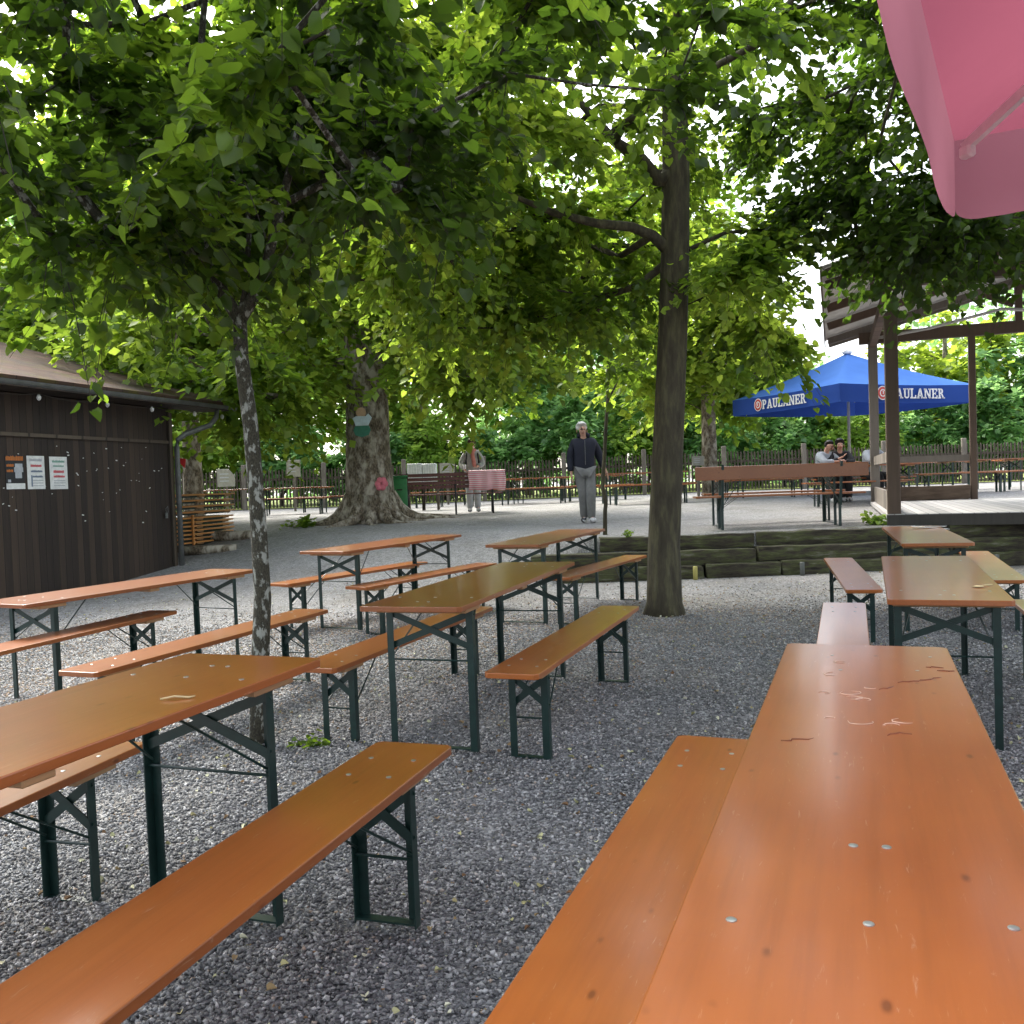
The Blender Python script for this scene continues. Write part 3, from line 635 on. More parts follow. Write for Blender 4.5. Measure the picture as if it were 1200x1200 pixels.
tree('old_thick_tree','huge old tree with furrowed flaring trunk and spreading mossy roots, left of centre','tree',
  [(seq[0][0][0],19,gz(bx,19)-.15)]+[s[0] for s in seq],[.62]+[s[1]*.95 for s in seq],
  [((-4.2,20.0,8.0),(6.0,3.6,4.4),100),((-5.2,17.6,4.3),(3.4,2.6,1.5),60),((-.9,18.6,4.4),(1.9,2.2,1.6),38),((-2.8,19,5),(4,3,2),50)],[LF_MID,LF_FAR,LF_YEL],M_OLD,per=190,size=.19,spread=1.2,tmpl='q',seed=12,start=5,r0=.016,
  avoid=lambda p:gap(p) or (p[1]<18.9 and 372<600+FPX*p[0]/p[1]<490 and p[2]<4.6) ,extra=buttress)
def simple_tree(name,label,px,Y,tw_,ht,ells,mats,group,seed,per=150,size=.26,spread=1.1,barkm=M_OLD,lean=0):
    x=atx(px,Y); z=gz(x,Y)
    return tree(name,label,'tree',[(x,Y,z-.1),(x+lean*.3,Y,z+ht*.25),(x+lean,Y,z+ht*.5),(x+lean*1.3,Y,z+ht*.85)],[tw_*1.25,tw_,tw_*.8,tw_*.35],
      [((x+dx,Y+dy,z+dz),r,n) for dx,dy,dz,r,n in ells],mats,barkm,per=per,size=size,spread=spread,tmpl='q',seed=seed,start=1,r0=.014,avoid=gap,group=group)
simple_tree('yard_tree','tree with dark trunk behind the shed corner and the stacked boards',226,23,.21,9,[(-.5,0,5.5,(4.2,3.2,2.6),80),(0,0,9.5,(5.5,3,3.0),80),(-6,0,7,(4,3,3.5),70)],[LF_FAR,LF_MID],None,21)
simple_tree('yard_tree','tree with short mottled trunk behind the backrest bench, carrying a small sign',832,25.5,.19,9.5,[(0,0,4.1,(3.2,2.6,1.6),56),(-.9,0,7.0,(3.4,3,2.4),80)],[LF_MID,LF_YEL,LF_FAR],None,22)
BGG='trees beyond the picket fence'
BG=[(-60,44,19,LF_BG2,'bright green tree beyond the fence, above the shed roof at the left edge'),(95,47,20,LF_BG,'blue-green tree beyond the fence, above the middle of the shed roof'),(230,43,19,LF_BG2,'fresh green tree beyond the fence, left of the spotted trunk'),
(350,46,20,LF_MID,'tall tree beyond the fence, between the spotted trunk and the thick old tree'),(500,42,18,LF_BG2,'yellow-green tree beyond the fence just right of the thick old tree'),(620,44,18,LF_BG,'blue-green tree beyond the fence above the gap left of the standing man'),
(730,47,17,LF_BG,'blue-green tree beyond the fence between sapling and smooth trunk'),(850,45,8.5,LF_BG2,'tree beyond the fence left of the blue parasol'),(1000,48,5.6,LF_BG,'low tree beyond the fence behind the top of the blue parasol'),
(1110,43,8.5,LF_YEL,'yellow-green tree beyond the fence seen under the bandstand roof'),(1230,42,9.5,LF_BG,'green tree beyond the fence at the right edge'),(1330,46,11,LF_BG2,'tree beyond the fence reaching in from the right edge')]
for i,(px,Y,ht,m,lab) in enumerate(BG):
    simple_tree('woodland_tree',lab,px,Y,.2,ht,[(0,0,ht*.56,(3.9,2.8,ht*.36),int(6*ht)),(0,-.5,ht*.28,(3.4,2.4,ht*.2),36)],[m],BGG,40+i,per=100,size=.38,spread=1.4)
BUSH=[(-40,39,4.2),(60,38.5,3.6),(150,39,4.4),(250,38.5,3.8),(330,39,3.6),(430,38.6,3.2),(520,38.6,3.8),(600,39,4.2),(680,38.6,4.6),(760,39,4.2),(840,38.6,3.8),(920,39,4.2),(1000,38.7,4.4),(1080,39,4.0),(1160,38.6,4.5),(1250,39,4.5)]
wher=['below the left end of the shed roof','below the middle of the shed roof','left of the shed corner','behind the trunk near the stacked boards','left of the thick old tree','directly behind the thick old tree','behind the white boxes','left of the standing man','directly behind the standing man','behind the smooth trunk','left of the backrest bench table','left under the blue parasol','behind the seated guests','behind the bandstand posts','behind the far right tables','cut by the right edge']
for i,((px,Y,ht),w) in enumerate(zip(BUSH,wher)):
    x=atx(px,Y); z=gz(x,Y)
    tree('woodland_bush','leafy bush behind the picket fence, '+w,'bush',[(x,Y,z-.1),(x,Y,z+.5),(x+.1,Y,z+ht*.6)],[.07,.06,.03],[((x,Y,z+ht*.52),(2.0,1.3,ht*.48),46)],[LF_BG if i%3 else LF_BG2],M_TWIG,per=110,size=.27,spread=.75,tmpl='q',seed=80+i,start=0,group='bushes behind the picket fence')
def distant_wood():
    n=34000; x=RNG.random(n)*130-62; y=56+RNG.random(n)*7; px=600+FPX*x/y
    top=np.where((px>870)&(px<1035),7.2,17.)+2.2*np.sin(x*.5)+1.6*np.sin(x*1.3+1)+1.0*np.sin(x*3.1); top=np.where((px>870)&(px<1035),np.minimum(top,7.6),top)
    z=.7+top*RNG.random(n)**.85; y=y-2.*np.sin(x*.9+z*.35)-1.2*np.sin(z*1.1+x*2.3)
    d=RNG.normal(size=(n,3)); d/=np.linalg.norm(d,axis=1,keepdims=True); e=np.cross(d,RNG.normal(size=(n,3))); e/=np.linalg.norm(e,axis=1,keepdims=True); sz=.28+.3*RNG.random(n)
    T=np.array([[0,0],[.45,.5],[0,1.1],[-.45,.5]]); V=np.stack([x,y,z],1)[:,None]+sz[:,None,None]*(T[None,:,0:1]*e[:,None]+T[None,:,1:2]*d[:,None])
    F=(np.arange(4)[None]+4*np.arange(n)[:,None]); struct(fast_mesh('distant_woodland',V.reshape(-1,3),[F],[LF_BG],rnd=RNG.random(n)),'stuff')
distant_wood()
# sapling with a stake
sx=atx(707,12.9)
tree('thin_sapling','thin crooked sapling at the terrace edge right of the standing man','sapling',[(sx,12.9,gz(sx,12.9)-.03),tp(709,600,12.9),tp(710,590,12.9),tp(706,570,12.9),tp(708,540,12.9),tp(710,500,12.9),tp(712,470,12.9),tp(712,420,12.9)],[.032,.03,.03,.03,.028,.026,.023,.015],
  [(tuple(at(712,395,12.9)),(.8,.8,.75),9)],[LF_MID],M_BARK,per=90,size=.1,spread=.45,seed=31,start=6,r0=.006)
# small plants
def weed(name,label,px,py,Y,r,h,n,m,z=None):
    x=atx(px,Y); P=np.array([[0,0,h*.25]]*n)+RNG.normal(size=(n,3))*np.array([r*.5,r*.5,h*.3]); P[:,2]=np.abs(P[:,2])
    t=thing(name,label,'plant',(x,Y,gz(x,Y) if z is None else z)); D=RNG.normal(size=(n,3)); D[:,2]=abs(D[:,2])+.4; D/=np.linalg.norm(D,axis=1,keepdims=True)
    V,F,rn,tw=crown_leaves(P,D,14,r*.42,r*.8,'leaf',.1,.5,4); fast_mesh('foliage',V,F,[m],t,rn)
    bm=bmesh.new()
    for p in P[:8]: tube(bm,[(0,0,-.02),tuple(p)],.004,4)
    finish(bm,'stem',M_TWIG,t)
weed('leafy_weed','low green weed on the gravel at the foot of the spotted trunk',350,872,4.85,.09,.04,5,LF_MID)
weed('leafy_weed','round green weed clump at the left foot of the bandstand',1028,600,12.75,.16,.14,12,LF_BG2)
weed('leafy_weed','small weed growing out of the top of the sleeper wall near the smooth trunk',735,640,12.25,.09,.08,5,LF_MID,.62)
weed('leafy_weed','weed at the foot of the leftmost roots of the old tree',352,606,18.3,.25,.12,8,LF_MID)
# ------------------------------------------------------------ shed
YW=.283; dv=Vector((math.sin(YW),math.cos(YW),0)); rv=Vector((math.cos(YW),-math.sin(YW),0))
SC0=Vector((-5.78,15.4,0))
def planks(name,c1,c2,w=.12,axis='Y'):
    m,nt,b=mat(name); L=nt.links; tc=N(nt,'ShaderNodeTexCoord'); sp=N(nt,'ShaderNodeSeparateXYZ'); L.new(tc.outputs['Object'],sp.inputs[0])
    d=N(nt,'ShaderNodeMath',operation='DIVIDE',i_1=w); L.new(sp.outputs[axis],d.inputs[0]); fl_=N(nt,'ShaderNodeMath',operation='FLOOR'); L.new(d.outputs[0],fl_.inputs[0]); fr=N(nt,'ShaderNodeMath',operation='FRACT'); L.new(d.outputs[0],fr.inputs[0])
    wn=N(nt,'ShaderNodeTexWhiteNoise',noise_dimensions='1D'); L.new(fl_.outputs[0],wn.inputs['W'])
    mp=N(nt,'ShaderNodeMapping'); mp.inputs['Scale'].default_value=(10,10,.7) ; L.new(tc.outputs['Object'],mp.inputs[0])
    n=N(nt,'ShaderNodeTexNoise',i_Scale=2.,i_Detail=8,i_Roughness=.65); L.new(mp.outputs[0],n.inputs['Vector'])
    a=N(nt,'ShaderNodeMath',operation='ADD'); L.new(wn.outputs[0],a.inputs[0]); L.new(n.outputs[0],a.inputs[1]); h=N(nt,'ShaderNodeMath',operation='MULTIPLY',i_1=.5); L.new(a.outputs[0],h.inputs[0])
    c=ramp(nt,h.outputs[0],[(.25,c1),(.75,c2)]); g=ramp(nt,fr.outputs[0],[(0,(.15,.15,.15)),(.06,(1,1,1)),(.94,(1,1,1)),(1,(.15,.15,.15))])
    mx=N(nt,'ShaderNodeMix',data_type='RGBA',blend_type='MULTIPLY'); mx.inputs[0].default_value=1; L.new(c,mx.inputs[6]); L.new(g,mx.inputs[7]); L.new(mx.outputs[2],b.inputs['Base Color'])
    b.inputs['Roughness'].default_value=.7; bw=N(nt,'ShaderNodeRGBToBW'); L.new(g,bw.inputs[0]); ad=N(nt,'ShaderNodeMath',operation='MULTIPLY_ADD',i_1=.15); L.new(n.outputs[0],ad.inputs[0]); L.new(bw.outputs[0],ad.inputs[2])
    bp=N(nt,'ShaderNodeBump',i_Strength=.7,i_Distance=.008); L.new(ad.outputs[0],bp.inputs['Height']); L.new(bp.outputs[0],b.inputs['Normal']); return m
M_SHED=planks('dark brown boards',(.020,.012,.008),(.055,.034,.022)); M_TRIM=planks('weathered trim',(.07,.05,.035),(.13,.10,.07),.5)
M_GUT=noisy('weathered zinc',[(.3,(.10,.105,.10)),(.7,(.20,.205,.20))],scale=6,rough=.5,bump=.1,metal=.3)
def roofmat():
    m,nt,b=mat('mossy roof tiles'); L=nt.links; tc=N(nt,'ShaderNodeTexCoord'); br=N(nt,'ShaderNodeTexBrick',i_Scale=1.); br.inputs['Brick Width'].default_value=.33; br.inputs['Row Height'].default_value=.16; br.inputs['Mortar Size'].default_value=.008
    br.inputs['Color1'].default_value=(.06,.032,.022,1); br.inputs['Color2'].default_value=(.115,.07,.052,1); br.inputs['Mortar'].default_value=(.04,.03,.025,1)
    mp=N(nt,'ShaderNodeMapping'); mp.inputs['Rotation'].default_value=(0,0,PI/2); L.new(tc.outputs['Object'],mp.inputs[0]); L.new(mp.outputs[0],br.inputs['Vector'])
    n=N(nt,'ShaderNodeTexNoise',i_Scale=1.3,i_Detail=8,i_Roughness=.7); L.new(tc.outputs['Object'],n.inputs['Vector'])
    f=ramp(nt,n.outputs[0],[(.42,(0,0,0)),(.62,(.85,.85,.85))]); mx=N(nt,'ShaderNodeMix',data_type='RGBA'); L.new(f,mx.inputs[0]); L.new(br.outputs[0],mx.inputs[6]); mx.inputs[7].default_value=(.065,.055,.046,1)
    n2=N(nt,'ShaderNodeTexNoise',i_Scale=2.4,i_Detail=6,i_Roughness=.7); L.new(tc.outputs['Object'],n2.inputs['Vector']); f2=ramp(nt,n2.outputs[0],[(.52,(0,0,0)),(.66,(.8,.8,.8))])
    mx2=N(nt,'ShaderNodeMix',data_type='RGBA'); L.new(f2,mx2.inputs[0]); L.new(mx.outputs[2],mx2.inputs[6]); mx2.inputs[7].default_value=(.085,.08,.02,1)
    L.new(mx2.outputs[2],b.inputs['Base Color']); b.inputs['Roughness'].default_value=.95; b.inputs['Specular IOR Level'].default_value=.15; bp=N(nt,'ShaderNodeBump',i_Strength=.8,i_Distance=.02); L.new(br.outputs['Fac'],bp.inputs['Height']); bp.invert=True; L.new(bp.outputs[0],b.inputs['Normal']); return m
shed=thing('wooden_shed','long dark brown board shed with mossy tiled roof at the left edge','shed',tuple(SC0),-YW)
# local: +y along wall away from camera (dv), +x to the right (rv); wall face at x=0, y from -9 to 0
bm=bmesh.new(); slab(bm,[(-10.5,-9),(0,-9),(0,0),(-10.5,0)],-.2,2.84); finish(bm,'wall',M_SHED,shed)
tp_=math.tan(math.radians(16.2)); tilt=Matrix.Rotation(math.radians(16.2),3,'Y')
for side in (1,-1):
    bm=bmesh.new(); box(bm,(0,0,0),(6.0,10.9,.05))
    o=finish(bm,'roof',roofmat(),shed); o.rotation_euler=(0,math.radians(16.2)*side,0); xm=-5.25; o.location=(xm+side*(3.0*math.cos(math.radians(16.2))),-9.6+10.9/2,2.97+3.0*math.sin(math.radians(16.2)))
    if side==-1: continue
bm=bmesh.new(); 
for y in (0.,-9.): 
    v=[bm.verts.new((x,y-.02 if y==0 else y+.02,z)) for x,z in ((-10.5,2.8),(0,2.8),(-5.25,4.45))]; bm.faces.new(v)
finish(bm,'gable',M_SHED,shed)
bm=bmesh.new(); gx=.56
pr=[(gx-.07+.07*math.cos(a),2.93+.07*math.sin(a)) for a in [PI+k*PI/8 for k in range(9)]]
for t_ in (0,):
    ra=[bm.verts.new((x,-9.6,z)) for x,z in pr]; rb=[bm.verts.new((x,1.28,z)) for x,z in pr]; rc=[bm.verts.new(((x-gx+.07)*.9+gx-.07,-9.6,z+.006)) for x,z in pr]; rd=[bm.verts.new(((x-gx+.07)*.9+gx-.07,1.28,z+.006)) for x,z in pr]
    for i in range(8): bm.faces.new((ra[i],ra[i+1],rb[i+1],rb[i])); bm.faces.new((rc[i],rd[i],rd[i+1],rc[i+1]))
    for i in range(8): bm.faces.new((rb[i],rb[i+1],rd[i+1],rd[i]))
finish(bm,'gutter',M_GUT,shed,True)
bm=bmesh.new(); tube(bm,[(gx-.07,.75,2.88),(gx-.08,.73,2.72),(gx-.12,.60,2.58),(.20,.22,2.42),(.12,.12,2.32),(.11,.10,2.2),(.11,.10,.06)],.045,10); finish(bm,'downpipe',M_GUT,shed,True)
bm=bmesh.new(); box(bm,(.02,-4.6,2.28),(.035,9.2,.05)); finish(bm,'rail',M_TRIM,shed)
bm=bmesh.new(); box(bm,(-.03,.05,1.4),(.14,.09,2.9)); finish(bm,'corner_post',M_TRIM,shed)
bm=bmesh.new(); box(bm,(.25,-4.2,2.87),(.55,10.6,.03)); finish(bm,'eaves_board',M_SHED,shed)
bm=bmesh.new(); box(bm,(.045,-.16,1.05),(.02,.05,.09)); tube(bm,[(.05,-.16,1.10),(.06,-.2,1.16),(.06,-.14,1.2),(.05,-.12,1.1)],.006,6); finish(bm,'padlock',M_GUT,shed)
def onwall(px,py):
    r=ray(px,py); n=rv; c=Vector((0,0,H)); t=(SC0-c).dot(n)/r.dot(n); p=c+r*t-SC0; return p.dot(dv),p.z
rr=random.Random(3); bm=bmesh.new()
for i in range(70):
    py=rr.gauss(550,26); px=rr.uniform(2,190); y,z=onwall(px,py)
    if z>2.2: continue
    s=rr.uniform(.005,.016); box(bm,(.004,y,z),(.004,s*2.4,s),Matrix.Rotation(rr.uniform(-.5,.5),3,'X'))
struct(finish(bm,'paper_scraps',M_PAPER,shed),'stuff')
M_BLACK=plain('black poster',(.012,.012,.014),.5); M_ORA=plain('orange print',(.55,.17,.03),.5); M_GRN=plain('green print',(.18,.38,.30),.5); M_REDP=plain('red print',(.62,.10,.12),.5); M_BLUP=plain('blue-grey print',(.14,.2,.28),.5); M_GRYP=plain('grey print',(.45,.47,.5),.5)
def poster(name,label,px0,py0,px1,py1,base,els):
    y0,z1=onwall(px0,py0); y1,z0=onwall(px1,py1); t=thing(name,label,'poster',tuple(SC0+dv*y0+rv*.002+Vector((0,0,z0))),-YW); w=y1-y0; h=z1-z0
    bm=bmesh.new(); box(bm,(.003,w/2,h/2),(.005,w,h)); bevel(bm,.0015,1); finish(bm,'sheet',base,t)
    for k,(nm,m,items) in enumerate(els):
        rows_={}
        for it in items: rows_.setdefault(it[1] if nm=='picture' else round(it[3],2),[]).append(it)
        for q in rows_.values():
            bm=bmesh.new()
            for (a,b,c,d) in q: box(bm,(.0075+.001*k,(a+c)/2*w,(1-(b+d)/2)*h),(.002,(c-a)*w,(d-b)*h))
            finish(bm,nm,m,t)
def words(x0,x1,y0,y1,n,seed):
    r=random.Random(seed); out=[]; x=x0; 
    while x<x1-.03:
        w=r.uniform(.03,.06); out.append((x,y0+r.uniform(0,.25)*(y1-y0),min(x+w,x1),y1)); x+=w+.015
    return out
poster('event_poster','black poster with orange heading and pale figure on the shed wall, leftmost of three',5,533,29,573,M_BLACK,[('heading',M_ORA,words(.03,.95,.02,.16,8,1)+words(.06,.45,.26,.34,4,2)+words(.06,.4,.42,.5,4,3)),('picture',M_GRYP,[(.5,.25,.9,.36),(.45,.36,.93,.5),(.5,.5,.85,.68),(.1,.72,.25,.8)]),('footer',M_PAPER,[(.0,.83,1,1)])])
poster('notice_sheet','white notice with red and blue-grey lines, middle of the three sheets on the shed wall',30.5,534,53,573,M_PAPER,[('grey_lines',M_GRYP,words(.15,.85,.08,.16,8,4)+words(.3,.9,.72,.75,8,5)+words(.3,.9,.8,.83,8,6)+words(.3,.9,.88,.91,8,6)),('red_line',M_REDP,words(.2,.85,.26,.33,8,7)),('blue_lines',M_BLUP,words(.2,.85,.43,.49,8,8)+words(.3,.85,.59,.65,8,9)+[(.2,.58,.27,.92)])])
poster('notice_sheet','white notice with green above red lines, rightmost of three sheets on the shed',57,535,79.5,573,M_PAPER,[('green_lines',M_GRN,words(.15,.85,.11,.18,8,10)+words(.2,.8,.26,.31,8,11)),('red_lines',M_REDP,words(.2,.82,.41,.5,8,12)+words(.2,.82,.57,.64,8,13)),('grey_lines',M_GRYP,words(.2,.85,.72,.75,8,14)+words(.2,.85,.79,.82,8,15)+words(.2,.85,.87,.9,8,16))])
# fairy light bulbs below the gutter
fl_t=thing('string_lights','string of small white bulbs under the shed gutter','string lights',tuple(SC0),-YW)
M_BULB=plain('frosted bulb',(.6,.6,.58),.3); ys_=[-6.0,-4.6,-3.2,-1.9,-.9,.2,1.0]; bm=bmesh.new(); pts=[]
for a,b in zip(ys_,ys_[1:]):
    for k in range(5): t=k/5; pts.append((.42,a+(b-a)*t,2.80-.05*4*t*(1-t)))
tube(bm,pts,.005,4); finish(bm,'wire',M_TWIG,fl_t)
for y in ys_: bm=bmesh.new(); lathe(bm,[(.008,.05),(.03,.02),(.032,0),(.02,-.025),(.004,-.035)][::-1],(.42,y,2.745),10); finish(bm,'bulb',M_BULB,fl_t,True)
# small red warning sign
p=at(211,541,15.9); s=thing('warning_sign','small red and white triangular pennant beside the shed downpipe','sign',tuple(p))
bm=bmesh.new(); v=[bm.verts.new(c) for c in ((-.12,0,.1),(.1,0,.04),(.08,0,-.12))]; bm.faces.new(v); r_=bmesh.ops.extrude_face_region(bm,geom=bm.faces[:]); bmesh.ops.translate(bm,verts=[g for g in r_['geom'] if isinstance(g,bmesh.types.BMVert)],vec=(0,.01,0)); finish(bm,'panel',plain('red enamel',(.6,.03,.03),.4),s)
bm=bmesh.new(); bar(bm,(.02,-.004,-.09),(.09,-.004,-.12),.004,.03,Vector((0,1,0))); finish(bm,'white_edge',M_PAPER,s)
bm=bmesh.new(); tube(bm,[(-.12,.006,.1),(-.14,.006,-1.6)],.012,6); finish(bm,'pole',M_TRIM,s)
# stack of folded tables
SKX,SKY=-6.12,17.25; sz_=gz(SKX,SKY)-.06; M_EDGE=lacquer('light orange board',(.60,.27,.09)); SKR=PI/2-.283  # lighter orange lacquer than on the standing tables
st0=thing('bearer_beam','dark bearer beams under the stack of folded tables','beam',(SKX,SKY,sz_),SKR)
for k in (-1,1): finish(rough_box((k*.75,0,.05),(.12,.66,.10),4,.006),'beam',M_SLP,st0,True)
rr=random.Random(9); proto=None; z=sz_+.13; NAMES=['lowest','second lowest','third lowest','fourth lowest','fifth lowest','middle','fifth from the top','fourth from the top','third from the top','second from the top','topmost']
for k in range(11):
    lab=NAMES[k]+' folded table in the stack beside the shed downpipe'
    if proto is None:
        t=thing('folded_table',lab,'folded table'); finish(board_x(2.2,.5,0,.032),'tabletop',M_EDGE,t)
        for q in (-.85,0,.85): bm=bmesh.new(); box(bm,(q,0,-.0125),(.2,.46,.024)); finish(bm,'batten',M_UND,t)
        bm=bmesh.new()
        for sx in (-1,1):
            for yy in (-.2,.2): bar(bm,(sx*.85,yy,-.020),(sx*.14,yy,-.020),.03,.028)
            bar(bm,(sx*.2,-.2,-.02),(sx*.2,.2,-.02),.03,.02); bar(bm,(sx*.8,-.2,-.02),(sx*.35,.2,-.02),.03,.01); bar(bm,(sx*.8,.2,-.03),(sx*.35,-.2,-.03),.03,.01)
        finish(bm,'leg_frame',M_STEEL,t); proto=t
    else: t=copy_tree(proto)
    off=.05 if k>6 else 0.; c_=Vector((SKX,SKY,0))+Vector((math.sin(.283),math.cos(.283),0))*(off+rr.uniform(-.015,.015))+(Vector((.03,0,0)) if k==10 else Vector((0,0,0)))
    t.location=(c_.x,c_.y,z); t.rotation_euler=(0,0,SKR+rr.uniform(-.008,.008)); tag(t,lab,'folded table','folded tables stacked beside the shed'); z+=.076 if k<6 else .108
bm=bmesh.new(); p_=Vector((SKX,SKY,0))+Vector((math.cos(.283),-math.sin(.283),0))*.275-Vector((math.sin(.283),math.cos(.283),0))*.28
box(bm,(0,0,.28),(.03,.045,.56)); o=finish(bm,'upright_batten',M_EDGE,None); o.location=(p_.x,p_.y,sz_+.10); o.rotation_euler=(0,0,-.283); tag(o,'thin upright orange batten leaning against the lower folded tables','batten')
for (px,Y,L_,r,rz,lab) in [(240,16.4,1.0,.085,.15,'short round log on the gravel in front of the stacked tables'),(268,17.6,1.3,.10,-.05,'longer dark log behind and right of the short log')]:
    x=atx(px,Y); bm=bmesh.new(); tube(bm,[(-L_/2,0,0),(-L_/6,.01,.004),(L_/6,-.01,0),(L_/2,0,.005)],[r,r*1.05,r,r*.95],12); o=finish(bm,'log',M_OLD,None,True); o.location=(x,Y,gz(x,Y)+r*.8); o.rotation_euler=(0,0,rz); tag(o,lab,'log')
# ------------------------------------------------------------ bandstand
YG=.34; gd=Vector((math.sin(YG),math.cos(YG),0)); gr=Vector((math.cos(YG),-math.sin(YG),0)); G0=Vector((atx(1047,12.55),12.55,0))
gz0=thing('bandstand','open wooden bandstand with plank deck and corrugated roof at the right edge','bandstand',tuple(G0),-YG)
M_GW=planks('weathered grey timber',(.10,.085,.07),(.22,.19,.16),.4); M_GB=planks('brown stained timber',(.065,.042,.028),(.13,.085,.058),.5); M_DECK=planks('grey deck planks',(.34,.33,.32),(.52,.50,.48),.14,'X')
DZ=.80; GL=5.85; GW=5.2; TH=3.93
bm=bmesh.new(); slab(bm,[(-.1,-.12),(GW,-.12),(GW,GL),(-.1,GL)],DZ-.06,DZ); finish(bm,'deck',M_DECK,gz0)
bm=bmesh.new(); box(bm,(GW/2-.05,-.14,DZ-.085),(GW+.1,.035,.15)); finish(bm,'deck_fascia',planks('dark fascia',(.03,.027,.022),(.07,.062,.05),.6),gz0)
for (x,y,w,mm) in [(0,0,.17,M_GB),(.0,GL-.1,.17,M_GW),(1.75,GL-.1,.12,M_GB),(GW-.1,GL-.1,.17,M_GW),(GW-.1,0,.17,M_GB)]:
    bm=bmesh.new(); box(bm,(x,y,(DZ+TH)/2-.05),(w,w,TH-DZ+.1)); bevel(bm,.01,1); finish(bm,'post',mm,gz0)
for y in (0,GL-.1):
    bm=bmesh.new(); box(bm,(GW/2-.05,y,TH+.08),(GW+.4,.14,.22)); finish(bm,'beam',M_GB,gz0)
for x in (0,GW-.1):
    bm=bmesh.new(); box(bm,(x,GL/2-.05,TH-.02),(.12,GL-.28,.18)); finish(bm,'beam',M_GB,gz0)
bm=bmesh.new(); box(bm,(0,GL/2-.05,DZ+.80),(.05,GL-.3,.16)); finish(bm,'side_rail',M_GW,gz0)
bm=bmesh.new(); box(bm,(0,GL/2-.05,DZ+.12),(.05,GL-.3,.34)); finish(bm,'side_board',M_GW,gz0)
bm=bmesh.new(); box(bm,(.88,GL-.1,DZ+.80),(1.6,.05,.12)); finish(bm,'back_rail',M_GW,gz0)
finish(rough_box((.88,GL-.12,DZ+.14),(1.58,.22,.27),8,.02),'back_log',noisy('brown log',[(.3,(.07,.045,.03)),(.7,(.14,.10,.07))],scale=5,stretch=(.7,3,3),rough=.9,bump=.6),gz0,True)
def corrug():
    m=noisy('galvanised sheet',[(.3,(.5,.5,.49)),(.7,(.68,.68,.66))],scale=4,rough=.55,bump=0); return m
M_COR=corrug(); RP=math.radians(14.3); xc=GW/2-.05; hs=xc+.87; zrg=4.98; ya,yb=-.85,GL+.45
for side in (-1,1):
    bm=bmesh.new(); L_=hs/math.cos(RP); ny=420; prev=None
    for i in range(ny+1):
        y=ya+(yb-ya)*i/ny; z=.016*math.sin((y-ya)*2*PI/.085)
        a=bm.verts.new((0,y,z)); b=bm.verts.new((side*L_,y,z))
        if prev: bm.faces.new((prev[0],prev[1],b,a))
        prev=(a,b)
    o=finish(bm,'roof',M_COR,gz0,True); o.rotation_euler=(0,RP*side,0); o.location=(xc+side*.004,0,zrg)
zr=zrg-.11
for y in (ya+.08,0,1.9,3.8,GL-.1,yb-.08):
    for sd in (-1,1):
        bm=bmesh.new(); bar(bm,(xc+sd*.05,y,zr-.012),(xc+sd*hs*.985,y,zr-hs*.985*math.tan(RP)),.07,.13); finish(bm,'rafter',M_GW if (sd==-1 and y>GL-.2) else M_GB,gz0)
for sd in (-1,1):
    bm=bmesh.new(); box(bm,(xc+sd*(hs+.012),(ya+yb)/2,zrg-.07-hs*math.tan(RP)),(.025,yb-ya,.15)); finish(bm,'eaves_fascia',M_GB,gz0)
bm=bmesh.new(); box(bm,(xc,GL-.1,(TH+.19+zr-.08)/2),(.12,.12,zr-.08-TH-.19)); finish(bm,'king_post',M_GB,gz0)
for sd in (-1,1): bm=bmesh.new(); bar(bm,(xc+sd*.08,GL-.1,zr-.45),(xc+sd*.62,GL-.1,zr-.2),.06,.09); finish(bm,'strut',M_GB,gz0)
bm=bmesh.new(); tube(bm,[(.1,GL-.3,TH+.05),(1.0,GL-.5,TH+.13),(2.2,GL-.6,TH+.36),(3.4,GL-.5,TH+.2),(4.9,GL-.4,TH+.12)],.03,7); finish(bm,'hanging_cable',plain('white cable',(.5,.5,.48),.5),gz0,True)
# ------------------------------------------------------------ parasols
def cloth(name,c,tr,f=.5):
    m=bpy.data.materials.new(name); m.use_nodes=True; nt=m.node_tree; nt.nodes.clear(); L=nt.links
    o=N(nt,'ShaderNodeOutputMaterial'); d=N(nt,'ShaderNodeBsdfDiffuse'); t=N(nt,'ShaderNodeBsdfTranslucent'); mx=N(nt,'ShaderNodeMixShader',i_0=f)
    tc=N(nt,'ShaderNodeTexCoord'); n=N(nt,'ShaderNodeTexNoise',i_Scale=1.6,i_Detail=5); L.new(tc.outputs['Object'],n.inputs['Vector'])
    L.new(ramp(nt,n.outputs[0],[(.3,[x*.88 for x in c]),(.7,c)]),d.inputs[0]); L.new(ramp(nt,n.outputs[0],[(.3,[x*.92 for x in tr]),(.7,tr)]),t.inputs[0])
    n2=N(nt,'ShaderNodeTexNoise',i_Scale=5.,i_Detail=2); L.new(tc.outputs['Object'],n2.inputs['Vector']); bp=N(nt,'ShaderNodeBump',i_Strength=.35,i_Distance=.03); L.new(n2.outputs[0],bp.inputs['Height']); L.new(bp.outputs[0],d.inputs['Normal'])
    L.new(d.outputs[0],mx.inputs[1]); L.new(t.outputs[0],mx.inputs[2]); L.new(mx.outputs[0],o.inputs[0]); return m
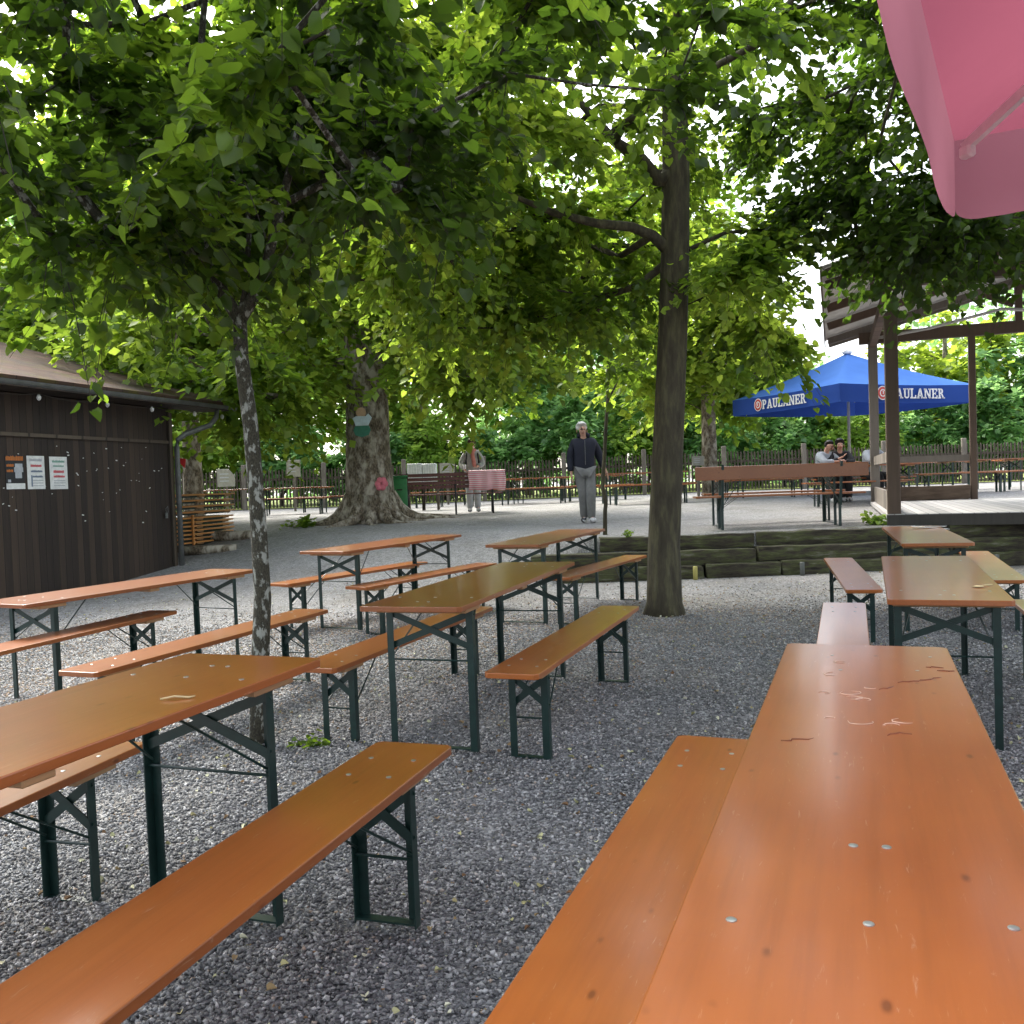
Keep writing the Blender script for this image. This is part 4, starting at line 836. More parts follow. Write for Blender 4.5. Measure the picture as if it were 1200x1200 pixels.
def canopy(root,half,z0,z1,m,mv,val,round_=False,sag=.05):
    cs=[(half,half),(-half,half),(-half,-half),(half,-half)]; n=14; bm=bmesh.new()
    for k in range(4):
        a=Vector((*cs[k],z0)); b=Vector((*cs[(k+1)%4],z0)); top=Vector((0,0,z1)); G=[]
        for j in range(n+1):
            t=j/n; row=[]
            for i in range(n+1):
                s=i/n; e=a.lerp(b,s); p=e.lerp(top,t); q=math.sin(PI*s); p.z-=sag*q*math.sin(PI*min(1,t*1.0))+sag*.6*q*(1-t)**3 ; p.z-= sag*1.2*math.sin(PI*t)
                row.append(bm.verts.new(p))
            G.append(row)
        for j in range(n):
            for i in range(n): bm.faces.new((G[j][i],G[j][i+1],G[j+1][i+1],G[j+1][i]))
    bmesh.ops.remove_doubles(bm,verts=bm.verts,dist=.002); finish(bm,'canopy',m,root,True)
    for k in range(4):
        a=Vector((*cs[k],z0)); b=Vector((*cs[(k+1)%4],z0)); d=(b-a).normalized(); nrm=Vector((d.y,-d.x,0)); bm=bmesh.new(); rows=[]; ns=60; L_=(b-a).length; SSs=[0,.0015,.004,.008,.013,.02,.028]+[.028+(1-.056)*q/50 for q in range(1,50)]+[1-.028,1-.02,1-.013,1-.008,1-.004,1-.0015,1]; ns=len(SSs)-1
        for j in range(6):
            t=j/5; row=[]
            for i in range(ns+1):
                s=SSs[i]; x=s*L_; e=min(x,L_-x)
                r=.06 if round_ else .02; dep=val*(1-(1-math.sqrt(1-(1-e/r)**2))*.13) if e<r else val
                if round_: dep+=.006*math.sin(x*9)
                ins_=.012*t*(1 if e<.1 else 0)
                p=a+d*(x)+nrm*(.006*math.sin(x*7+j)*t+.02*t)*min(1,e/.15)+Vector((0,0,-dep*t-sag*.6*math.sin(PI*s))); 
                row.append(bm.verts.new(p))
            rows.append(row)
        for j in range(5):
            for i in range(ns): bm.faces.new((rows[j][i],rows[j][i+1],rows[j+1][i+1],rows[j+1][i]))
        finish(bm,'valance',mv,root,True)
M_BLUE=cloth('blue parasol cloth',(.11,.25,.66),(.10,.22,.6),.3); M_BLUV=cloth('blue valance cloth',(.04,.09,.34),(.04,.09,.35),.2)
M_POLE=plain('pale wooden pole',(.42,.38,.32),.5); M_WHT=plain('white print',(.8,.8,.8),.6); M_RED=plain('red print',(.55,.04,.03),.5)
ux,uy=atx(996,22.3),22.3; ang=math.atan2(ux,uy); uz=gz(ux,uy)
bl=thing('blue_parasol','large square blue beer parasol with white lettering, behind the bandstand post','parasol',(ux,uy,uz),-ang+PI/4-.06)
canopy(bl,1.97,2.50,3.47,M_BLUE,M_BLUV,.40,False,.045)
bm=bmesh.new(); tube(bm,[(0,0,0),(0,0,3.5)],.035,10); finish(bm,'pole',M_POLE,bl,True)
bm=bmesh.new(); lathe(bm,[(.10,3.45),(.13,3.5),(.05,3.55),(.02,3.6)],n=12); finish(bm,'finial',M_WHT,bl,True)
bm=bmesh.new(); box(bm,(0,0,.05),(.8,.8,.1)); finish(bm,'base',M_GUT,bl)
for sx in (-1,1):
    for sy in (-1,1): bm=bmesh.new(); bar(bm,(0,0,3.36),(sx*1.9,sy*1.9,2.46),.03,.03); finish(bm,'rib',M_POLE,bl)
def letters(txt):
    """heavy slab-serif capitals, height 1, built from strokes"""
    bm=bmesh.new(); x0=0; T=.20; Z=.006
    def q(pts):
        v=[bm.verts.new((x0+x,y,0)) for x,y in pts]; w=[bm.verts.new((x0+x,y,Z)) for x,y in pts]; bm.faces.new(w); bm.faces.new(v[::-1])
        for i in range(len(v)): bm.faces.new((v[i],v[(i+1)%len(v)],w[(i+1)%len(v)],w[i]))
    def rc(a,b,c,d): q([(a,b),(c,b),(c,d),(a,d)])
    def stem(x,lo=True,hi=True,w=.09):
        rc(x,0,x+T,1)
        for f,y in ((lo,0),(hi,.87)):
            if f: rc(x-w,y,x,y+.13); rc(x+T,y,x+T+w,y+.13)
    def bowl(x,y0,y1,r):
        cy=(y0+y1)/2; ro=(y1-y0)/2; n=9
        rc(x,y1-.14,x+r,y1); rc(x,y0,x+r,y0+.13)
        for k in range(n):
            a=-PI/2+PI*k/n; b=-PI/2+PI*(k+1)/n; ri=ro-.145
            q([(x+r+ri*math.cos(a)*.7,cy+ri*math.sin(a)),(x+r+ro*math.cos(a),cy+ro*math.sin(a)),(x+r+ro*math.cos(b),cy+ro*math.sin(b)),(x+r+ri*math.cos(b)*.7,cy+ri*math.sin(b))])
    for ch_ in txt:
        if ch_=='P': stem(.08); bowl(.28,.42,1,.12); w=.80
        elif ch_=='R': stem(.08); bowl(.28,.46,1,.10); q([(.40,.46),(.58,.46),(.80,.0),(.58,0)]); rc(.56,0,.88,.12); w=.92
        elif ch_=='A': q([(.06,0),(.25,0),(.50,.97),(.36,.97)]); q([(.63,0),(.86,0),(.56,1),(.36,1)]); rc(.22,.22,.70,.36); rc(-.02,0,.34,.12); rc(.55,0,.94,.12); w=.95
        elif ch_=='U':
            rc(.10,.26,.30,1); rc(.60,.26,.76,1); rc(.0,.87,.40,1); rc(.50,.87,.86,1)
            for k in range(8):
                a=PI+PI*k/8; b=PI+PI*(k+1)/8; q([(.43+.33*math.cos(a),.28+.28*math.sin(a)),(.43+.33*math.cos(b),.28+.28*math.sin(b)),(.45+.15*math.cos(b),.28+.13*math.sin(b)),(.45+.15*math.cos(a),.28+.13*math.sin(a))])
            w=.90
        elif ch_=='L': stem(.08); rc(.28,0,.72,.14); rc(.60,.14,.74,.34); w=.80
        elif ch_=='N': rc(.08,0,.24,1); rc(.70,0,.86,1); q([(.08,1),(.30,1),(.86,0),(.66,0)]); rc(-.01,0,.36,.12); rc(.58,.88,.95,1); rc(-.01,.88,.2,1); w=1.0
        elif ch_=='E': stem(.08); rc(.28,0,.76,.14); rc(.62,.14,.76,.32); rc(.28,.86,.74,1); rc(.60,.70,.74,.86); rc(.28,.44,.54,.57); rc(.48,.36,.56,.65); w=.84
        x0+=w+.02
    me=bpy.data.meshes.new('lettering'); bmesh.ops.recalc_face_normals(bm,faces=bm.faces); bm.to_mesh(me); bm.free(); me.materials.append(M_WHT); return me,x0
lme,lw=letters('PAULANER')
for f,(nx_,ny_) in enumerate([(0,-1),(-1,0)]):
    # face centre at distance 1.97 in direction n; reading direction tangential
    n_=Vector((nx_,ny_,0)); tdir=Vector((-ny_,nx_,0)) # right as seen from outside
    o=bpy.data.objects.new('lettering',lme); COL.objects.link(o); o.parent=bl
    Rm=Matrix((tdir,Vector((0,0,1)),n_)).transposed().to_4x4(); k=1.62/lw; Rm=Rm@Matrix.Diagonal((k,.225,1,1))
    Rm.translation=n_*2.03+tdir*(-.66)+Vector((0,0,2.17)); o.matrix_local=Rm
    e=bpy.data.objects.new('emblem',None); 
    bm=bmesh.new()
    c=n_*2.025+tdir*(-.84)+Vector((0,0,2.29))
    def disc(r,off,bm,mi):
        v=[bm.verts.new(c+n_*off+tdir*(r*math.cos(a*PI/12))+Vector((0,0,r*math.sin(a*PI/12)))) for a in range(24)]; fc=bm.faces.new(v); fc.material_index=mi
    disc(.155,0,bm,0); disc(.135,.003,bm,1); disc(.085,.006,bm,0); disc(.06,.009,bm,1)
    box(bm,c+n_*.011+tdir*.0+Vector((0,0,.01)),(.02,.02,.07),None,0)
    finish(bm,'emblem',[M_WHT,M_RED],bl)
M_PINK=cloth('red parasol cloth',(.29,.085,.115),(.215,.06,.09),.6); M_PINKV=cloth('red valance cloth',(.43,.185,.24),(.35,.15,.20),.5)
pa=.518; pd=Vector((math.sin(pa),math.cos(pa),0)); prr=Vector((math.cos(pa),-math.sin(pa),0)); pc=Vector((1.49,3.02,0))+prr*1.5-pd*1.5
pk=thing('pink_parasol','pinkish red parasol whose scalloped corner hangs into the upper right of the picture','parasol',(pc.x,pc.y,0),-pa)
canopy(pk,1.5,2.47,3.15,M_PINK,M_PINKV,.255,True,.02)
M_RIB=plain('white painted rib',(.72,.66,.66),.4)
bm=bmesh.new(); tube(bm,[(0,0,0),(0,0,3.15)],.03,10); finish(bm,'pole',M_RIB,pk,True)
bm=bmesh.new(); lathe(bm,[(.3,0),(.3,.06),(.1,.1),(.05,.3)],n=20); finish(bm,'base',M_GUT,pk,True)
for sx in (-1,1):
    for sy in (-1,1): bm=bmesh.new(); bar(bm,(0,0,3.09),(sx*1.47,sy*1.47,2.43),.02,.032); finish(bm,'rib',M_RIB,pk)
for sx,sy in ((-1,1),): bm=bmesh.new(); box(bm,(sx*1.46,sy*1.46,2.415),(.035,.05,.04),Matrix.Rotation(PI/4,3,'Z')); bevel(bm,.008,1); finish(bm,'corner_pocket',M_RIB,pk)
# ------------------------------------------------------------ fence
fence=thing('picket_fence','long weathered picket fence running behind the terrace tables','fence',(0,0,0))
M_PKT=noisy('weathered pickets',[(.3,(.032,.026,.018)),(.7,(.085,.068,.048))],scale=3,stretch=(4,4,.5),rough=.9,bump=.3)
M_FP=noisy('pale fence post',[(.3,(.10,.085,.065)),(.7,(.19,.165,.14))],scale=5,stretch=(2,2,.5),rough=.9,bump=.3)
FY=34.2; x=-22.; rr=random.Random(2)
while x<24:
    bm=bmesh.new(); b=x+3.0
    k=x+.16
    while k<b-.05:
        z=gz(k,FY); h=1.5+rr.uniform(-.03,.03); w=.062; tl=rr.uniform(-.01,.01)
        for yy,s in ((0,1),):
            v=[bm.verts.new(c) for c in ((k-w/2,FY,z+.05),(k+w/2,FY,z+.05),(k+w/2+tl,FY,z+h-.06),(k+tl,FY,z+h),(k-w/2+tl,FY,z+h-.06))]; v2=[bm.verts.new(c.co+Vector((0,.022,0))) for c in v]
            bm.faces.new(v); bm.faces.new(v2[::-1])
            for i in range(5): bm.faces.new((v[i],v2[i],v2[(i+1)%5],v[(i+1)%5]))
        k+=.128
    finish(bm,'picket_panel',M_PKT,fence)
    for zz in (.38,1.12): bm=bmesh.new(); box(bm,(x+1.5,FY+.05,gz(x,FY)+zz),(3.0,.05,.09)); finish(bm,'rail',M_PKT,fence)
    bm=bmesh.new(); box(bm,(x,FY-.06,gz(x,FY)+.85),(.16,.16,1.7)); bevel(bm,.02,1); finish(bm,'post',M_FP,fence); x=b
# small signs, boxes, bin
def sign(label,px,py,Y,w,h,post=True,parent=None):
    p=at(px,py,Y); t=thing('number_sign',label,'sign',tuple(p)); bm=bmesh.new(); box(bm,(0,0,0),(w,.03,h)); bevel(bm,.006,1); finish(bm,'panel',M_PAPER2,t)
    bm=bmesh.new(); 
    for k in range(3): box(bm,(-.05*w*10*.2,-.017,h*(.22-.2*k)),(w*.5,.004,h*.05))
    finish(bm,'print',M_GRYP,t)
    if post: bm=bmesh.new(); box(bm,(0,.04,-(p.z-gz(p.x,Y))/2),(.07,.05,p.z-gz(p.x,Y))); finish(bm,'post',M_FP,t)
M_PAPER2=plain('cream board',(.30,.29,.24),.6)
sign('small cream sign board on a post left of the mottled trunk',818,540,25.0,.33,.26)
sign('small pale sign on a post between the spotted trunk and the old tree',344,549,30,.45,.55)
sign('small pale sign box on the fence left of the woman',524,550,31,.5,.42)
sign('white slatted board on the fence near the stacked tables',265,560,31,.6,.6)
M_BIN=plain('green plastic bin',(.03,.22,.07),.45)
p=Vector((atx(468,20.4),20.4,0)); p.z=gz(p.x,p.y)
bn=thing('green_bin','upright green waste bin just right of the old tree trunk','bin',tuple(p),.1)
bm=bmesh.new(); slab(bm,[(-.17,-.2),(.17,-.2),(.17,.2),(-.17,.2)],.03,.86); bevel(bm,.025,2); finish(bm,'bin_body',M_BIN,bn,True)
bm=bmesh.new(); box(bm,(0,0,.89),(.38,.44,.05)); box(bm,(0,-.21,.9),(.3,.04,.03)); bevel(bm,.01,1); finish(bm,'lid',M_BIN,bn,True)
bm=bmesh.new(); box(bm,(0,-.205,.6),(.12,.015,.03)); finish(bm,'handle',M_BLACK,bn)
M_WBX=plain('translucent white plastic',(.62,.65,.64),.4)
for i,(px,lab) in enumerate([(487,'left white plastic container behind the slatted park bench'),(504,'right white plastic container behind the slatted park bench')]):
    Y=24.5; q=at(px,557,Y); x=q.x; t=thing('white_container',lab,'container',(x,Y,gz(x,Y)),0,'white containers behind the park bench'); top=at(px,543.5,Y).z-gz(x,Y); bot=.75
    bm=bmesh.new(); box(bm,(0,0,(top+bot)/2),(.40 if i==0 else .36,.4,top-bot)); bevel(bm,.02,2); finish(bm,'body',M_WBX,t,True)
    bm=bmesh.new()
    for k in range(5): box(bm,(-.16+.07*k,-.204,(top+bot)/2),(.01,.01,top-bot-.06))
    finish(bm,'ribs',M_WHT,t); bm=bmesh.new(); box(bm,(0,0,bot-.02),(.44,.44,.03))
    for sx in (-1,1):
        for sy in (-1,1): box(bm,(sx*.2,sy*.2,(bot-.035)/2),(.04,.04,bot-.035))
    finish(bm,'stand',M_TRIM,t)
# slatted park bench + cloth
M_SLAT=noisy('dark red-brown slats',[(.3,(.10,.035,.03)),(.7,(.17,.065,.055))],scale=4,stretch=(1,8,8),rough=.55,bump=.1)
Yb=20.6; xb_=atx(527,Yb); pb=thing('park_bench','dark red-brown slatted bench seen from behind, right of the green bin','bench',(xb_,Yb,gz(xb_,Yb)),.06)
for k in range(4): bm=bmesh.new(); box(bm,(0,-.25-.012*k,.62+.09*k),(2.35,.025,.075)); finish(bm,'back_slat',M_SLAT,pb)
for k in range(4): bm=bmesh.new(); box(bm,(0,-.15+.11*k,.45),(2.35,.09,.03)); finish(bm,'seat_slat',M_SLAT,pb)
for sx in (-1,-.0,1):
    X=sx*.95 if sx else .12; bm=bmesh.new(); tube(bm,[(X,-.36,0),(X,-.24,.42),(X,-.27,.95)],.022,7); tube(bm,[(X,.28,0),(X,.2,.43),(X,.0,.42),(X,-.22,.42)],.022,7); tube(bm,[(X,.22,.42),(X,.24,.62),(X,.1,.68),(X,-.24,.66)],.018,7); finish(bm,'frame',M_BLACK,pb,True)
M_CLO=None
m,nt,b=mat('red and white striped cloth'); tc=N(nt,'ShaderNodeTexCoord'); wv=N(nt,'ShaderNodeTexWave',i_Scale=7.,bands_direction='Z'); nt.links.new(tc.outputs['Object'],wv.inputs['Vector']); nt.links.new(ramp(nt,wv.outputs[0],[(.4,(.72,.24,.28)),(.6,(.80,.62,.62))]),b.inputs['Base Color']); b.inputs['Roughness'].default_value=.9; M_CLO=m
bm=bmesh.new(); rows=[]; prof=[(-.36,.52),(-.36,.7),(-.345,.86),(-.33,.945),(-.29,.97),(-.25,.95),(-.245,.85),(-.24,.7)]
for j,(y,z) in enumerate(prof):
    rows.append([bm.verts.new((.42+.82*i/24+.012*math.sin(j*2.+i),y+.012*math.sin(i*.9)*(1 if j<3 else .3),z+.015*math.sin(i*.5)*(j==0))) for i in range(25)])
for j in range(len(prof)-1):
    for i in range(24): bm.faces.new((rows[j][i],rows[j][i+1],rows[j+1][i+1],rows[j+1][i]))
cl=finish(bm,'striped_cloth',M_CLO,None,True); cl.location=pb.location; cl.rotation_euler=(0,0,.06); md=cl.modifiers.new('s','SOLIDIFY'); md.thickness=.006; tag(cl,'pink and white striped cloth hung over the right end of the slatted park bench','cloth')
# painted figure and pink flower on the old trunk
p=at(425,497,18.1); fg=thing('painted_figure','painted wooden figure in pale shirt and green skirt hung on the old trunk','wall figure',tuple(p),-.2)
def blob(name,pts,m,y,th=.03):
    bm=bmesh.new(); v=[bm.verts.new((x,y,z)) for x,z in pts]; bm.faces.new(v); r_=bmesh.ops.extrude_face_region(bm,geom=bm.faces[:]); bmesh.ops.translate(bm,verts=[g for g in r_['geom'] if isinstance(g,bmesh.types.BMVert)],vec=(0,th,0)); bmesh.ops.recalc_face_normals(bm,faces=bm.faces); return finish(bm,name,m,fg)
circ=lambda cx,cz,rx,rz,n=16:[(cx+rx*math.cos(2*PI*k/n),cz+rz*math.sin(2*PI*k/n)) for k in range(n)]
blob('head',circ(-.02,.23,.1,.1),plain('painted skin',(.5,.33,.2),.6),-.03)
blob('shirt',[(-.2,.12),(-.12,.16),(.08,.15),(.13,.2),(.2,.12),(.12,-.03),(-.14,-.03),(-.16,.04)],plain('painted pale blue',(.48,.58,.62),.6),-.032)
blob('skirt',[(-.15,-.035),(.13,-.035),(.17,-.12),(.12,-.22),(-.02,-.26),(-.15,-.22),(-.19,-.12)],plain('painted green',(.03,.16,.10),.6),-.03)
p=at(447,567,18.25); bm=bmesh.new()
for k in range(6): lathe(bm,[(.02,-.01),(.07,0),(.05,.025),(.01,.03)],(.07*math.cos(k),.08*math.sin(k*1.05),0),8)
bmesh.ops.rotate(bm,verts=bm.verts,cent=(0,0,0),matrix=Matrix.Rotation(PI/2,3,'X')); o=finish(bm,'cloth_flower',plain('pink cloth',(.62,.16,.2),.7),None,True); o.location=p; tag(o,'pink cloth flower fixed low on the old thick trunk','decoration')
# ------------------------------------------------------------ people
M_SKIN=plain('skin',(.50,.28,.20),.5); M_EYE=plain('eye',(.02,.015,.012),.3)
def skin(name,pts,edges,rad,m,parent,root=0,lv=2):
    me=bpy.data.meshes.new(name); me.from_pydata([tuple(p) for p in pts],edges,[]); me.materials.append(m)
    o=bpy.data.objects.new(name,me); COL.objects.link(o); o.parent=parent
    md=o.modifiers.new('skin','SKIN'); md.use_smooth_shade=True; md.branch_smoothing=.4
    for i,v in enumerate(me.skin_vertices[0].data): v.radius=rad[i] if isinstance(rad[i],tuple) else (rad[i],rad[i]); v.use_root=(i==root)
    s=o.modifiers.new('sub','SUBSURF'); s.levels=lv; s.render_levels=lv; return o
def person(label,loc,rz,sc,J,hair,top_m,leg_m,shoe_m,hair_m,seated=False,face_tilt=0,extra=None):
    """J: joint positions; returns top-level body object"""
    K=dict(pel=(0,0,.93),sp=(0,0,1.10),ch=(0,-.005,1.30),nb=(0,0,1.45),nk=(0,-.012,1.52),hd=(0,-.025,1.60),ht=(0,-.02,1.69),
      shL=(.17,0,1.40),shR=(-.17,0,1.40),elL=(.25,.02,1.13),elR=(-.24,.02,1.12),wrL=(.30,-.03,.88),wrR=(-.27,-.04,.86),
      hpL=(.09,0,.90),hpR=(-.09,0,.90),knL=(.10,-.02,.50),knR=(-.09,-.05,.50),anL=(.10,.02,.09),anR=(-.09,.03,.09),toL=(.12,-.15,.035),toR=(-.10,-.12,.035)); K.update(J)
    V=lambda k:Vector(K[k])
    names=['pel','sp','ch','nb','nk','hd','ht','shL','elL','wrL','shR','elR','wrR','hpL','knL','anL','toL','hpR','knR','anR','toR']; ix={k:i for i,k in enumerate(names)}
    pts=[V(k) for k in names]; rad=[(.12,.09),(.11,.085),(.11,.08),(.06,.055),.058,(.088,.10),(.08,.095),.05,.042,.028,.055,.042,.028,.085,.055,.04,.03,.085,.055,.04,.03]
    ed=[(ix[a],ix[b]) for a,b in (('pel','sp'),('sp','ch'),('ch','nb'),('nb','nk'),('nk','hd'),('hd','ht'),('ch','shL'),('shL','elL'),('elL','wrL'),('ch','shR'),('shR','elR'),('elR','wrR'),('pel','hpL'),('hpL','knL'),('knL','anL'),('anL','toL'),('pel','hpR'),('hpR','knR'),('knR','anR'),('anR','toR'))]
    # nose
    hdv=V('hd'); pts.append(hdv+Vector((0,-.11,-.005))); rad.append(.014); ed.append((ix['hd'],len(pts)-1))
    for s in 'LR':
        w=V('wr'+s); e=V('el'+s); d=(w-e).normalized(); sd=d.cross(Vector((0,1,0))).normalized()*(1 if s=='L' else -1); pts.append(w+d*.07); rad.append((.035,.02)); pi=len(pts)-1; ed.append((ix['wr'+s],pi))
        fwd=Vector((0,-1,0))
        for q in range(4):
            off=fwd*(.027-.018*q); l=(.075,.085,.08,.06)[q]; pts.append(w+d*.10+off); rad.append(.009); a=len(pts)-1; ed.append((pi,a)); pts.append(w+d*(.10+l)+off+sd*-.02); rad.append(.007); ed.append((a,a+1))
        pts.append(w+d*.07+fwd*.05); rad.append(.010); ed.append((pi,len(pts)-1))
    b=skin('person',pts,ed,rad,M_SKIN,None); b.location=loc; b.rotation_euler=(0,0,rz); b.scale=(sc,)*3; tag(b,label,'person')
    # jacket
    jn=['pel','sp','ch','nb','shL','elL','wrL','shR','elR','wrR']; jp=[V(k) for k in jn]; jp[0]=jp[0]+Vector((0,0,-.17)); jp[3]=jp[3]+Vector((0,-.01,.07))
    jp[6]=V('elL').lerp(V('wrL'),.97); jp[9]=V('elR').lerp(V('wrR'),.97)
    skin('jacket' if top_m is M_NAVY else 'sweater',jp,[(0,1),(1,2),(2,3),(2,4),(4,5),(5,6),(2,7),(7,8),(8,9)],[(.225,.165),(.205,.16),(.225,.155),(.13,.105),.095,.078,.062,.095,.078,.062],top_m,b)
    lp=[V('pel')+Vector((0,0,.03)),V('hpL'),V('knL'),V('anL')+Vector((0,0,-.04)),V('hpR'),V('knR'),V('anR')+Vector((0,0,-.04))]
    skin('trousers',lp,[(0,1),(1,2),(2,3),(0,4),(4,5),(5,6)],[(.165,.13),.115,.095,.078,.115,.095,.078],leg_m,b)
    for s in 'LR':
        a=V('an'+s); t=V('to'+s); skin('shoe',[a+Vector((0,.03,-.035)),a.lerp(t,.5)+Vector((0,0,-.02)),t+Vector((0,-.02,.005))],[(0,1),(1,2)],[(.06,.06),(.062,.055),(.06,.045)],shoe_m,b,lv=1)
    bm=bmesh.new(); bmesh.ops.create_icosphere(bm,subdivisions=3,radius=1)
    hr=.100
    for v in list(bm.verts):
        if v.co.y<-.15 and v.co.z<.50: v.co.y=.10*v.co.y; v.co.z=v.co.z*.8+.1
        if v.co.z<-.35: v.co.z=-.35-(.0 if hair=='short' else .9)*abs(v.co.z+.35)
        v.co+=noise.noise_vector(v.co*4)*.06
    for v in bm.verts: v.co=Vector((v.co.x*hr,v.co.y*hr*1.12+.012,v.co.z*hr*1.05)) 
    h=finish(bm,'hair',hair_m,b,True); h.location=V('hd').lerp(V('ht'),.6)+Vector((0,.005,.012))
    for sx in (-1,1):
        bm=bmesh.new(); bmesh.ops.create_icosphere(bm,subdivisions=1,radius=.011); e=finish(bm,'eye',M_EYE,b,True); e.location=hdv+Vector((sx*.032,-.095,.03))
        bm=bmesh.new(); bmesh.ops.create_icosphere(bm,subdivisions=1,radius=.018); e=finish(bm,'ear',M_SKIN,b,True); e.location=hdv+Vector((sx*.088,.005,.0)); e.scale=(.5,.9,1.5)
    bm=bmesh.new(); box(bm,(0,0,0),(.04,.008,.008)); e=finish(bm,'mouth',plain('lips',(.35,.12,.1),.5),b); e.location=hdv+Vector((0,-.093,-.04))
    if extra: extra(b,V)
    return b
M_NAVY=plain('navy jacket',(.008,.010,.022),.8); M_GREYT=noisy('grey trousers',[(.3,(.13,.13,.13)),(.7,(.21,.21,.20))],scale=10,rough=.9,bump=.4,dist=.02); M_SHOE=patch_bark('black and white sneaker',(.02,.02,.025),(.03,.03,.035),(.6,.6,.6),14,.48,.5); M_WHAIR=plain('white hair',(.68,.66,.62),.8)
M_KNIT=noisy('grey knit',[(.3,(.27,.27,.26)),(.7,(.40,.40,.38))],scale=14,rough=.95,bump=.4); M_LTR=plain('light grey trousers',(.36,.38,.38),.9); M_BHAIR=plain('brown hair',(.07,.035,.02),.6); M_DHAIR=plain('dark hair',(.012,.010,.009),.5); M_SCARF=noisy('coral scarf',[(.3,(.48,.16,.13)),(.7,(.62,.26,.21))],scale=12,rough=.95,bump=.5)
M_DARK=plain('black pullover',(.012,.012,.014),.8); M_LGR=plain('light grey pullover',(.33,.36,.40),.9)
def man_x(b,V):
    bm=bmesh.new(); box(bm,(0,-.150,1.22),(.008,.006,.42)); finish(bm,'zip',M_GUT,b)
    skin('collar',[V('nb')+Vector((-.09,-.05,.05)),V('nb')+Vector((-.06,.06,.09)),V('nb')+Vector((.06,.06,.09)),V('nb')+Vector((.09,-.05,.05))],[(0,1),(1,2),(2,3)],[.045]*4,M_NAVY,b,lv=1)
mx_=atx(685,16.2)+.0; person('man with white hair in navy zipped jacket and grey trousers walking on the terrace',(mx_,16.2,gz(mx_,16.2)),.08,1.03,
  dict(hd=(-.03,-.06,1.585),ht=(-.035,-.05,1.68),nk=(-.012,-.02,1.52),shL=(.18,0,1.39),shR=(-.18,0,1.40),elL=(.28,.05,1.15),wrL=(.37,.04,.92),elR=(-.235,.03,1.13),wrR=(-.23,-.02,.88),knL=(.085,-.09,.50),anL=(.10,.0,.10),toL=(.12,-.17,.045),knR=(-.03,-.02,.50),anR=(-.005,.12,.11),toR=(-.04,-.04,.04)),
  'short',M_NAVY,M_GREYT,M_SHOE,M_WHAIR,extra=man_x)
def wom_x(b,V):
    skin('scarf',[(.08,-.02,1.47),(0,-.10,1.45),(-.08,-.02,1.47),(-.03,.07,1.48),(.04,.07,1.48),(.01,-.13,1.33),(.03,-.14,1.2),(.04,-.14,1.06)],[(0,1),(1,2),(2,3),(3,4),(4,0),(1,5),(5,6),(6,7)],[.045,.05,.045,.04,.04,.05,.055,.05],M_SCARF,b,lv=1)
    bm=bmesh.new(); box(bm,(0,.19,1.2),(.30,.14,.42)); bevel(bm,.04,3); finish(bm,'rucksack',M_DARK,b,True)
    for s in (-1,1): bm=bmesh.new(); tube(bm,[(s*.13,.14,1.40),(s*.135,.0,1.475),(s*.135,-.12,1.36),(s*.15,-.10,1.15),(s*.17,.08,1.05)],.018,6); finish(bm,'rucksack_strap',M_DARK,b,True)
wx=atx(554,21.6); wp=person('woman in grey sweater with coral scarf and rucksack standing behind the slatted bench',(wx,21.6,gz(wx,21.6)),.1,.99,
  dict(elR=(-.27,-.02,1.14),wrR=(-.20,-.22,1.02),elL=(.25,.0,1.13),wrL=(.12,-.20,1.08)),'short',M_KNIT,M_LTR,M_SHOE,M_BHAIR,extra=wom_x)
bm=bmesh.new(); lathe(bm,[(.03,0),(.038,.1),(.036,.105)],n=12); o=finish(bm,'white_cup',M_WHT,None,True); o.location=Vector((wx-.17,21.6-.30,gz(wx,21.6)+1.01)); tag(o,'white cup held in the hand of the woman with the scarf','cup')
SE=dict(pel=(0,0,.52),sp=(0,-.02,.68),ch=(0,-.06,.88),nb=(0,-.08,1.03),nk=(0,-.10,1.10),hd=(0,-.13,1.17),ht=(0,-.125,1.26),shL=(.17,-.07,.98),shR=(-.17,-.07,.98),hpL=(.09,-.02,.50),hpR=(-.09,-.02,.50),knL=(.11,-.45,.50),knR=(-.11,-.45,.50),anL=(.11,-.42,.09),anR=(-.11,-.42,.09),toL=(.12,-.58,.04),toR=(-.12,-.58,.04))
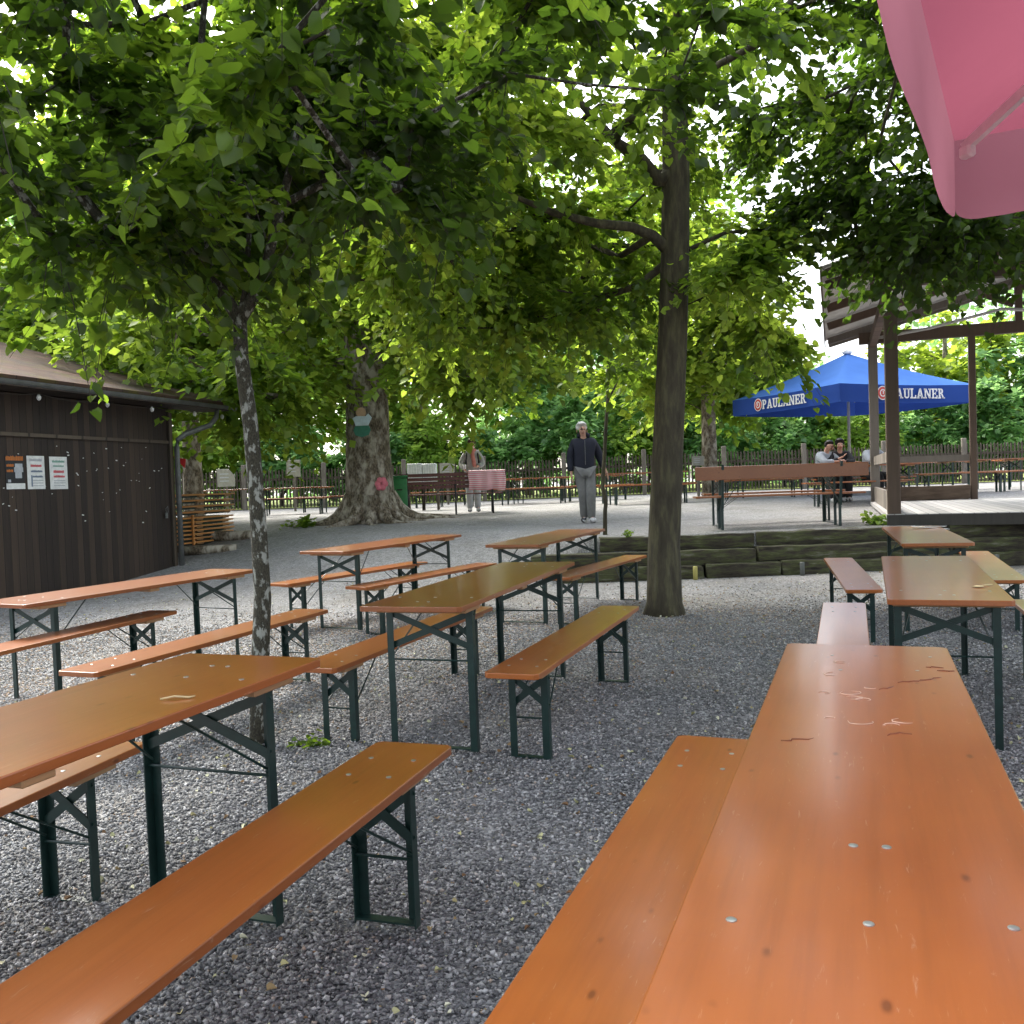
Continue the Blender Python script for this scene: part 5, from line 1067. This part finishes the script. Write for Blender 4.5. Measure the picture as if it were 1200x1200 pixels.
def seat(lab,px,Y,rz,arms,tm,hm,hair='long'):
    x=atx(px,Y); j=dict(SE); j.update(arms); return person(lab,(x,Y,gz(x,Y)),rz,1.0,j,hair,tm,M_DARK,M_SHOE,hm)
seat('seated dark-haired woman in light grey top, leaning on the table under the blue parasol',966,19.38,.3,dict(elL=(.20,-.28,.80),wrL=(.42,-.38,.82),elR=(-.18,-.30,.82),wrR=(-.02,-.40,.84),hd=(.03,-.17,1.14),ht=(.035,-.16,1.23)),M_LGR,M_DHAIR)
seat('seated person in black next to the dark-haired woman under the blue parasol',984,19.40,-.2,dict(elL=(.22,-.27,.80),wrL=(.05,-.38,.84),elR=(-.22,-.27,.80),wrR=(-.05,-.36,.90)),M_DARK,M_DHAIR,'short')
seat('seated person in light grey top partly hidden by the rear bandstand post',1021,19.40,.25,dict(elL=(.22,-.27,.80),wrL=(.05,-.38,.84),elR=(-.22,-.27,.80),wrR=(-.12,-.38,.84)),M_LGR,M_DHAIR,'short')
# ------------------------------------------------------------ light and view
w=bpy.data.worlds.new('World'); S.world=w; w.use_nodes=True; nt=w.node_tree; bg=nt.nodes['Background']
sk=N(nt,'ShaderNodeTexSky',sky_type='NISHITA',sun_disc=False,sun_elevation=math.radians(48),sun_rotation=math.radians(-35),air_density=1.0,dust_density=4.0,ozone_density=.6)
hs_=N(nt,'ShaderNodeHueSaturation',i_Saturation=.42); nt.links.new(sk.outputs[0],hs_.inputs['Color']); nt.links.new(hs_.outputs[0],bg.inputs[0]); bg.inputs[1].default_value=.15
sl=bpy.data.lights.new('sun','SUN'); sl.energy=1.3; sl.angle=math.radians(24); sl.color=(1,.95,.86); so=bpy.data.objects.new('sun',sl); COL.objects.link(so)
el,az=math.radians(48),math.radians(-35); d=Vector((math.sin(az)*math.cos(el),math.cos(az)*math.cos(el),math.sin(el))); so.rotation_euler=(-d).to_track_quat('-Z','Y').to_euler(); so.location=d*30
S.view_settings.view_transform='Standard'; S.view_settings.look='None'; S.view_settings.exposure=2.15; S.view_settings.gamma=1
S.render.engine='CYCLES'; S.cycles.max_bounces=6; S.cycles.transmission_bounces=4; S.cycles.diffuse_bounces=3
S.render.resolution_x=S.render.resolution_y=1024
